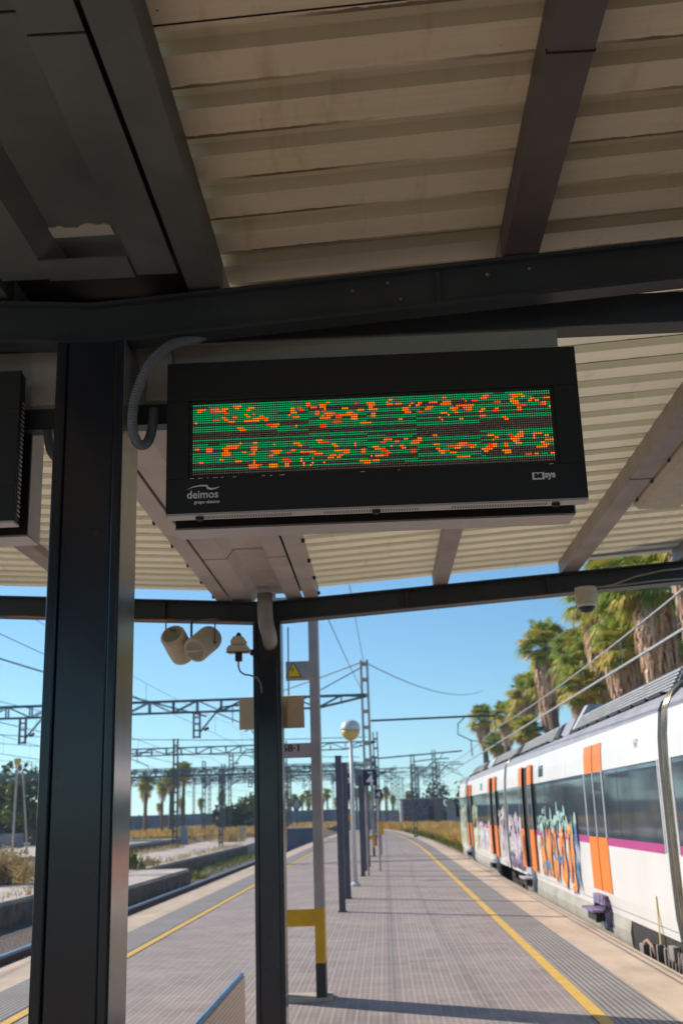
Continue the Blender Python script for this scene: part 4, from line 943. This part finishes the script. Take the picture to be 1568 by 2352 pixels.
scrawl('green_graffiti', 40.1, 43.8, .26, 1.8, [(.40, .55, .25), (.50, .60, .40), (.56, .60, .50)], 13, .4, 34)
def stepmat():
    m, nt, b = new_mat('graffitied_step_paint'); c = ramp(nt, noise(nt, coords(nt), 7, 2), [(.36, (.03, .03, .05)), (.46, (.22, .14, .26)), (.54, (.30, .20, .28)), (.64, (.04, .12, .36))]); nt.links.new(c, b.inputs['Base Color']); return m
step(15.9, stepmat()); step(23.3, m_tf); step(30.5, m_tf); step(39.0, m_tf)

# ================================================================== VEGETATION
rv = random.Random(21)
def palm_meshes(H, seed, skirt, ry=.22, cs=1.0):
    """trunk, crown of fan fronds and hanging skirt for a fan palm of height H (local origin at the foot)"""
    r = random.Random(seed); tr = MB(); pts = []; lx, ly = r.uniform(-.3, .3), r.uniform(-.3, .3)
    for i in range(9): f = i/8; pts.append((lx*f*f, ly*f*f, H*f))
    tr.tube(pts, [(.34-.12*(i/8))*(cs if cs < 1 else 1) for i in range(9)], 12); top = Vector(pts[-1])
    cg, cy, sk = MB(), MB(), MB()
    def fan(mb, base, d, L, W, droop, nb=15):
        d = d.normalized(); side = d.cross(Vector((0, 0, 1)));
        if side.length < .05: side = Vector((1, 0, 0))
        side.normalize(); up = side.cross(d); stem = base+d*L*.45
        mb.bar(base, stem, .03, .02)
        for k in range(nb):
            a = (k/(nb-1)-.5)*2.7; dd = (d*math.cos(a)+side*math.sin(a)).normalized(); ln = L*.62*(1-.22*abs(a)/1.35)*r.uniform(.85, 1.08)
            m1 = stem+dd*ln*.6+up*.02; e = stem+dd*ln+Vector((0, 0, -droop*ln*r.uniform(.5, 1.2))); p = dd.cross(up).normalized()*W
            mb.add([stem, m1+p, e, m1-p], [(0, 1, 2, 3)])
    for i in range(60):
        el = r.uniform(-.75, 1.35); az = r.uniform(0, 2*PI); d = Vector((math.cos(az)*math.cos(el), math.sin(az)*math.cos(el), math.sin(el)))
        yel = el < -.15 and r.random() < .55 or r.random() < ry*.3
        fan(cy if yel else cg, top+Vector((0, 0, r.uniform(-.2, .25))), d, r.uniform(1.4, 2.0)*cs, .06*cs, .35)
    n = int(skirt*170)
    for i in range(n):
        az = r.uniform(0, 2*PI); t = r.random(); z0 = H+.15-skirt*t*.92; rr = (.28+.40*math.sin(PI*min(1, .25+t*.75))**.8*r.uniform(.75, 1.15))*min(1, cs*1.1)
        if t < .12: rr *= .9
        ln = r.uniform(.7, 1.5); c, s = math.cos(az), math.sin(az); w_ = r.uniform(.03, .085); tx = top.x; ty = top.y
        a = Vector((tx+c*(rr*.55), ty+s*(rr*.55), z0)); b = Vector((tx+c*rr, ty+s*rr, z0-ln*.55)); e = Vector((tx+c*(rr*.92)+r.uniform(-.1, .1), ty+s*(rr*.92)+r.uniform(-.1, .1), z0-ln)); p = Vector((-s, c, 0))*w_
        sk.add([a-p*.4, a+p*.4, b+p, b-p], [(0, 1, 2, 3)]); sk.add([b-p, b+p, e+p*.3, e-p*.3], [(0, 1, 2, 3)])
    return tr, cg, cy, sk
def palm(x, y, H, seed, skirt, label, z=-.95, group='fan palms behind the train', yy=.9, cs=1.0):
    t = bpy.data.objects.new('palm_tree', None); COL.objects.link(t); tr, cg, cy, sk = palm_meshes(H, seed, skirt, yy, cs)
    tr.build('trunk', m_bark, t); cg.build('crown', m_frond, t); cy.build('yellow_fronds', m_frondy, t)
    if sk.v: sk.build('dead_frond_skirt', m_dead, t)
    t.location = (x, y, z); return tag(t, label, 'palm tree', group)
P1 = palm(9.4, 59.5, 11.0, 1, 3.0, 'palm with a green crown clear of the others, above the middle of the train')
P2 = palm(9.6, 48.0, 11.3, 2, 4.4, 'tall palm with a long pale shaggy skirt behind the dome camera', yy=.8)
P3 = palm(9.5, 36.5, 9.7, 3, 3.4, 'palm with a thick brown skirt at the right edge, above the train roof')
P4 = palm(9.5, 102, 10.6, 4, 1.8, 'farthest palm of the row, leftmost above the train')
pr_ = [(P2, 9.8, 44.0, 1.0, 'palm with yellowing fronds right of the dome camera'), (P3, 9.3, 40.5, .97, 'shaggy palm left of the rightmost thick skirt'),
       (P1, 9.9, 33.2, 1.0, 'palm cropped by the right edge under the canopy beam'), (P2, 9.3, 30.4, .96, 'nearest palm, mostly hidden by the far beam'), (P3, 9.9, 53.5, 1.0, 'shaggy palm just right of the clear green crown'),
       (P3, 9.6, 50.6, .92, 'lower shaggy palm behind the tall pale skirt'), (P1, 9.8, 65.0, .88, 'palm half hidden left of the clear green crown'), (P4, 9.3, 70.5, .92, 'palm above the middle roof units of the train'),
       (P1, 9.7, 77.0, .84, 'low palm with yellow fronds between the middle palms'), (P4, 9.4, 84.5, .88, 'palm second from the right of the far group'), (P3, 9.7, 91.5, .80, 'bushy palm beside the leftmost one'),
       (P2, 12.6, 39.0, .98, 'palm in the rear row behind the rightmost skirt'), (P3, 12.4, 47.0, .98, 'palm in the rear row behind the tall pale skirt'), (P1, 12.5, 57.0, .95, 'palm in the rear row behind the clear green crown'), (P2, 12.3, 34.0, 1.02, 'palm in the rear row at the right edge')]
for src, x, y, s, lab in pr_: copy_tree(src, (x, y, -.95), rv.uniform(0, 6.2), lab, s)
for x, y, s_, lab in ((8.4, 47, .70, 'low green palm in front of the shaggy skirts, above the train louvres'), (8.6, 39.2, .76, 'low green palm in front of the rightmost skirts'), (8.7, 66, .66, 'low palm above the roof fins of the train')): copy_tree(P4, (x, y, -.95), rv.uniform(0, 6), lab, s_)
# far palms on the left and along the horizon
F1 = palm(-23.2, 108, 6.0, 11, .15, 'far palm just right of the near post', group='far palms on the left', cs=.56); F2 = palm(-22.2, 111, 5.6, 12, .2, 'far palm second from the near post', group='far palms on the left', cs=.52)
for src, x, y, s, lab in ((F1, -21.3, 112, 1.06, 'far palm third from the near post'), (F2, -20.6, 107, 1.12, 'far palm fourth from the near post'), (F1, -19.9, 110, 1.18, 'far palm beside the far catenary mast'), (F2, -24.4, 113, .95, 'far palm touching the edge of the near post')): copy_tree(src, (x, y, -.95), rv.uniform(0, 6), lab, s)
k = 0
for px in [-34.0, -31.2, -28.7, -24.5, -21.5, -19.0, -16.5, -15.5, -14.8, -13.6, -12.6, -12.0, -11.4, -10.5, -9.6, -8.6, -7.4, -6.6, -5.2, -4.2, -3.1, -2.2, -.8, .2, 1.2, 3.6]:
    c = copy_tree(F1 if k % 2 else F2, (px, 168+3*(k % 3), -.95), rv.uniform(0, 6), None, .78+.05*(k % 4)); c['group'] = 'palms on the horizon'; c['label'] = 'small distant palm silhouetted on the horizon beyond the tracks'; k += 1
# broadleaf trees
def tree(x, y, H, W, seed, label, mat, group, z=-.95, n=2600, leaf=.28):
    r = random.Random(seed); t = thing('broadleaf_tree', (x, y, z), label, 'tree', group); m = MB(); m.tube([(x, y, z), (x+.1, y, z+H*.3), (x, y+.1, z+H*.6)], [.26, .2, .12], 8); L = MB(); blobs = []
    for i in range(11):
        a = r.uniform(0, 2*PI); rr = W*.5*r.random()**.5; c = Vector((x+math.cos(a)*rr, y+math.sin(a)*rr, z+H*r.uniform(.30, .90))); blobs.append((c, W*r.uniform(.16, .30))); m.tube([(x, y, z+H*.3), tuple(c)], [.09, .03], 6)
    m.build('trunk', m_bark2, t)
    for i in range(n):
        c, q = r.choice(blobs); d = Vector((r.gauss(0, 1), r.gauss(0, 1), r.gauss(0, .8))).normalized()*q*r.uniform(.5, 1.12); p = c+d; s = leaf*r.uniform(.5, 1.2)
        u = Vector((r.gauss(0, 1), r.gauss(0, 1), r.gauss(0, 1))).normalized()*s; v = u.cross(Vector((r.gauss(0, 1), r.gauss(0, 1), r.gauss(0, 1)))).normalized()*s*.6
        L.add([p-u, p-v, p+u, p+v], [(0, 1, 2, 3)])
    L.build('crown', mat, t); return t
tree(-35.0, 92, 7.4, 7.0, 31, 'dark tree cut off by the left edge, behind the left platform lamp', m_tree, 'trees on the left')
tree(-30.2, 90, 6.8, 6.0, 32, 'dark green tree between the left lamp and the near post', m_tree, 'trees on the left')
tree(-27.2, 86, 6.0, 3.6, 33, 'lighter green tree touching the near post', m_tree2, 'trees on the left')
tree(-25.5, 95, 6.4, 6.0, 34, 'dark tree hidden behind the near post', m_tree, 'trees on the left')
tree(-16.2, 122, 4.0, 3.6, 35, 'round dark tree left of the far post', m_tree, 'trees beyond the tracks')
tree(-14.0, 124, 4.6, 3.8, 36, 'green tree touching the far post', m_tree2, 'trees beyond the tracks')
tree(10.2, 118, 5.6, 7.5, 37, 'trees above the pale wall at the end of the train', m_tree, 'trees beyond the tracks')
tree(15.5, 110, 6.4, 7.0, 38, 'tree behind the train, right of the pale wall', m_tree, 'trees beyond the tracks')
tree(6.0, 152, 5.4, 7, 39, 'low tree behind the graffitied shed', m_tree, 'trees beyond the tracks')
# low hedge along the fence, one mass
def blades(name, area, n, h, w_, mat, seed, label, kind='stuff', lean=.3, zf=None):
    r = random.Random(seed); m = MB()
    for i in range(n):
        x, y = area(r); z = (zf(x, y) if zf else -.95); hh = h*r.uniform(.4, 1.15); a = r.uniform(0, PI); dx, dy = math.cos(a)*w_, math.sin(a)*w_; lx, ly = r.gauss(0, lean)*hh, r.gauss(0, lean)*hh
        m.add([(x-dx, y-dy, z), (x+dx, y+dy, z), (x+dx*.4+lx, y+dy*.4+ly, z+hh*.7), (x+lx*1.6, y+ly*1.6, z+hh)], [(0, 1, 2, 3)])
    o = m.build(name, mat); tag(o, label, 'grass'); o['kind'] = kind; return o
# raised verges
def verge(name, x0, x1, y0, y1, h, mat, seed):
    r = random.Random(seed); m = MB(); nx, ny = 16, 30; vs = []
    for j in range(ny+1):
        for i in range(nx+1):
            f, g_ = i/nx, j/ny; e = min(1, 4*min(f, 1-f))*min(1, 8*min(g_, 1-g_)); vs.append((x0(y0+(y1-y0)*g_)+(x1-x0(y0+(y1-y0)*g_))*f, y0+(y1-y0)*g_, -.96+(h+.3*r.random())*e))
    m.add(vs, [(j*(nx+1)+i, j*(nx+1)+i+1, (j+1)*(nx+1)+i+1, (j+1)*(nx+1)+i) for j in range(ny) for i in range(nx)]); return struct(m.build(name, mat))
m_verge = M('dry_earth', (.24, .17, .09), .95, ns=.6, var=.3)
verge('grass_verge_right', lambda y: xr(y)+.3, 12, 46, 150, 1.1, m_verge, 5)
blades('dry_grass', lambda r: (lambda y: (xr(y)+.5+r.random()**1.3*7.5, y))(46.5+r.random()**1.2*85), 16000, .62, .035, m_drygrass, 41, 'tall orange dry grass right of the platform end, beyond the train', zf=lambda x, y: .0)
blades('green_grass', lambda r: (lambda y: (xr(y)+.3+r.random()*1.4, y))(46+r.random()**1.4*50), 4500, .42, .035, m_grn, 42, 'green weeds along the foot of the dry grass by the platform edge', zf=lambda x, y: -.05)
verge('grass_verge_left', lambda y: -26, -5.5, 96, 160, 1.25, m_verge, 6)
blades('dry_grass', lambda r: (-26+r.random()*20, 97+r.random()*58), 12000, .55, .06, m_drygrass, 43, 'orange dry grass beyond the tracks on the left', zf=lambda x, y: .2)
blades('green_grass', lambda r: (r.gauss(-20.0, 1.6), 97+r.random()*16), 900, .6, .07, m_grn, 44, 'green weeds below the far palms', zf=lambda x, y: -.2)
blades('weeds', lambda r: (-7.35-r.random()*1.9 if r.random() < .0 else -7.6-r.random()*1.5, 43+r.random()*30), 1500, .35, .03, m_grn, 45, 'weeds growing along the foot of the old platform kerb', zf=lambda x, y: -.9)
blades('weeds', lambda r: (-9.5-r.random()**2*1.0, 15+r.random()*60), 900, .22, .02, m_dry, 46, 'short dry weeds along the edge of the old platform', zf=lambda x, y: -.21)
blades('weeds', lambda r: (-13.2-r.random()*1.0, 15+r.random()*60), 1500, .3, .025, m_dry, 47, 'dry weeds along the back edge of the old platform', zf=lambda x, y: -.21)
def tuft(x, y, z, h, n, mat, seed, label, spread=.25, cat='plant', group='weeds on the old platforms'):
    r = random.Random(seed); m = MB()
    for i in range(n):
        a = r.uniform(0, 2*PI); q = abs(r.gauss(0, spread)); bx, by = x+math.cos(a)*q, y+math.sin(a)*q; hh = h*r.uniform(.4, 1)*(1-.35*min(1, q/(spread*2.2))); lx, ly = math.cos(a)*hh*r.uniform(0, .5), math.sin(a)*hh*r.uniform(0, .5); w_ = .018
        m.add([(bx-w_, by, z), (bx+w_, by, z), (bx+lx*.6+w_*.6, by+ly*.6, z+hh*.65), (bx+lx+r.gauss(0, .05), by+ly, z+hh)], [(0, 1, 2, 3)])
        for k in range(3):
            f = r.uniform(.4, 1); p = Vector((bx+lx*f, by+ly*f, z+hh*f)); s = .03; m.add([p+Vector((r.gauss(0, s), r.gauss(0, s), r.gauss(0, s))) for _ in range(3)], [(0, 1, 2)])
    return tag(m.build('weed_tuft', mat), label, cat, group)
tuft(-9.95, 43.5, -.21, .85, 220, m_grn, 51, 'yellow green weed tuft on the old platform, middle of the gap between the posts', .32)
tuft(-10.4, 43.2, -.21, .6, 90, m_dry, 52, 'dry stalks just left of the yellow green tuft', .3)
tuft(-9.7, 46, -.21, .45, 60, m_dry, 53, 'sparse dry stalks right of the yellow green tuft', .5)
tuft(-11.9, 86, -.21, 1.3, 200, m_dry, 54, 'dry weed beside the far post at the end of the old platform', .8)
tuft(-7.9, 43.2, -.94, .5, 160, m_grn, 55, 'green weeds at the foot of the concrete block', .35)
tuft(-8.0, 46.2, -.94, .55, 160, m_grn, 56, 'second clump of weeds by the rail, right of the concrete block', .35)
# the big dry bush left of the near post
def bush(x, y, z, W, H, n, seed, label):
    r = random.Random(seed); t = thing('dry_bush', (x, y, z), label, 'bush'); m = MB(); st = MB(); bl = [(Vector((x+r.gauss(0, W*.25), y+r.gauss(0, W*.25), z+H*r.uniform(.2, .75))), W*r.uniform(.14, .24)) for _ in range(16)]
    for c, q in bl: st.tube([(x+(c.x-x)*.3, y+(c.y-y)*.3, z), tuple(c)], [.02, .006], 5)
    st.build('stems', m_bark2, t)
    for i in range(n):
        c, q = r.choice(bl); d = Vector((r.gauss(0, 1), r.gauss(0, 1), r.gauss(0, .9))).normalized()*q*r.uniform(.3, 1.15); p = c+d; s = .05*r.uniform(.5, 1.4)
        u = Vector((r.gauss(0, .6), r.gauss(0, .6), r.gauss(0, 1))).normalized()*s*1.6; v = u.cross(Vector((r.gauss(0, 1), r.gauss(0, 1), 0))).normalized()*s*.4; m.add([p-u, p-v, p+u, p+v], [(0, 1, 2, 3)])
    m.build('foliage', m_dry, t)
bush(-12.2, 35.5, -.21, 2.6, 1.05, 6000, 61, 'large straw coloured dry bush on the old platform left of the near post')
bush(-14.2, 38.0, -.21, 2.0, 1.0, 3000, 62, 'smaller dry bush cut off by the left edge')

# ================================================================== FAR BUILDINGS, WALLS, LAMPS
def wallthing(name, x0, x1, y, z0, z1, mat, label, cat, posts=0, th=.2, topmat=None):
    t = thing(name, ((x0+x1)/2, y, z0), label, cat); MB().box(x0, x1, y, y+th, z0, z1).build('panels', mat, t)
    if topmat: MB().box(x0-.05, x1+.05, y-.05, y+th+.05, z1, z1+.12).build('coping', topmat, t)
    if posts:
        m = MB(); k = x0
        while k <= x1: m.box(k-.06, k+.06, y-.08, y-.001, z0, z1+.2); k += posts
        m.build('fence_posts', m_cat, t)
    return t
def grafwall():
    m, nt, b = new_mat('graffitied_low_wall'); v = noise(nt, coords(nt, (.5, 1, 1.2)), 1.2, 5); c = ramp(nt, v, [(.35, (.14, .15, .20)), (.48, (.22, .20, .24)), (.56, (.30, .25, .24)), (.66, (.10, .16, .26))]); nt.links.new(c, b.inputs['Base Color']); b.inputs['Roughness'].default_value = .9; return m
m_gw = grafwall()
wallthing('boundary_wall', -62, -26, 80, -.95, .95, m_gw, 'long low graffitied wall below the trees at the left', 'wall')
wallthing('boundary_fence', -80, -24, 99, -.95, 1.9, m_bluewall, 'teal fence behind the low wall at the left', 'fence', 3)
wallthing('boundary_fence', -60, -5.0, 163, -.95, 2.25, m_bluewall, 'long blue grey fence along the horizon between the posts', 'fence', 4)
wallthing('boundary_wall', -4.9, 2.0, 160, -.95, 1.9, m_grey, 'short grey wall closing the far end of the platform', 'wall')
m_slate = M('grey_blue_panel', (.10, .12, .19), .6, ns=.7, var=.12)
t = thing('dark_panel', (-5.8, 77, -.95), 'dark blue grey block beside the rail, between the far post and the mast', 'cabinet')
MB().box(-6.7, -4.9, 76, 78, -.93, .72).build('block', m_slate, t, bevel=.02); MB().box(-6.75, -4.85, 75.95, 78.05, .72, .80).build('lid', m_conc, t)
t = thing('graffitied_shed', (4.3, 131, -.95), 'low dark shed covered in graffiti with a white end wall, right of the signs', 'building')
m, nt, b = new_mat('dark_graffiti_wall'); c = ramp(nt, noise(nt, coords(nt, (1, 1, 1)), .9, 3), [(.34, (.03, .05, .10)), (.45, (.16, .16, .24)), (.52, (.03, .04, .09)), (.60, (.28, .14, .16)), (.68, (.05, .08, .16))]); nt.links.new(c, b.inputs['Base Color'])
MB().box(2.1, 6.8, 130, 134, -.95, 2.95).build('wall', m, t); MB().box(1.78, 2.10, 129.98, 134.02, -.95, 2.9).build('end_wall', m_whitep, t); MB().box(1.7, 6.9, 129.9, 134.1, 2.951, 3.08).build('roof', m_grey, t)
m2 = MB(); m2.box(5.0, 5.7, 129.96, 129.998, .3, 2.2); m2.build('door', m_int, t)
wallthing('pale_wall', 6.95, 12, 126, -.95, 2.6, m_grey, 'pale grey wall between the shed and the train', 'wall', topmat=m_conc)
def lamp2(x, y, h, lab):
    t = thing('platform_lamp', (x, y, 0), lab, 'street lamp', 'lamps on the distant platform')
    m = MB(); m.tube([(x, y, -.03), (x+.05, y, h-.7)], .07, 8); m.tube([(x+.55, y+1, -.03), (x+.25, y+.4, h-.8)], .05, 8); m.build('pole', m_mast, t); MB().lathe([(.22, .45), (.20, .25), (.12, 0)], (x+.05, y, h-.6), n=14).build('lamp_head', m_amber, t)
lamp2(-21.4, 64, 5.45, 'tall lamp with an amber head on the distant platform at the left')
t = thing('red_sign', (-22.9, 79, 0), 'small red sign on a grey post beside the near post', 'sign'); MB().box(-23.3, -22.55, 78.5, 78.56, 2.75, 3.25).build('panel', M('faded_red_paint', (.50, .12, .12), .6), t); MB().box(-23.4, -23.25, 78.6, 78.73, -.95, 3.3).build('post', m_mast, t)
# small trackside cabinets
for (x, y, w_, h, lab) in ((-16.6, 92, .6, 1.0, 'pale trackside cabinet right of the far palms'), (-12.2, 96, .4, .8, 'small pale cabinet left of the far post'), (-19.6, 84, .4, .9, 'narrow pale cabinet near the far catenary mast')):
    t = thing('trackside_cabinet', (x, y, -.95), lab, 'cabinet', 'pale trackside cabinets'); MB().box(x-w_/2, x+w_/2, y, y+.5, -.95, -.10+h).build('cabinet', m_grey, t, bevel=.03); MB().box(x-w_/2-.05, x+w_/2+.05, y-.05, y+.55, -.05+h, .02+h).build('lid', m_conc, t)
# low shunting signal between the tracks
t = thing('diamond_signal', (-9.6, 122, -.95), 'diamond shaped signal board on a post between the far post and the mast', 'signal'); MB().box(-9.68, -9.52, 122, 122.1, -.95, 2.2).build('post', m_cat, t); MB().prism([(-9.6, 1.9), (-8.95, 2.75), (-9.6, 3.6), (-10.25, 2.75)], 121.9, 121.98).build('board', m_cat, t); MB().prism([(-9.6, 2.2), (-9.2, 2.75), (-9.6, 3.3), (-10.0, 2.75)], 121.87, 121.895).build('board_centre', m_tf, t)


hz_m = bpy.data.materials.new('pale_haze'); hz_m.use_nodes = True; hn = hz_m.node_tree; hn.nodes.remove(hn.nodes['Principled BSDF'])
pv = hn.nodes.new('ShaderNodeVolumePrincipled'); pv.inputs['Color'].default_value = (.72, .88, 1.0, 1); pv.inputs['Density'].default_value = .0005; pv.inputs['Anisotropy'].default_value = .2
hn.links.new(pv.outputs[0], hn.nodes['Material Output'].inputs['Volume'])
hz = MB().box(-420, 420, -60, 460, -2, 18).build('haze', hz_m); hz['kind'] = 'stuff'; hz['label'] = 'thin pale haze over the rail yard'
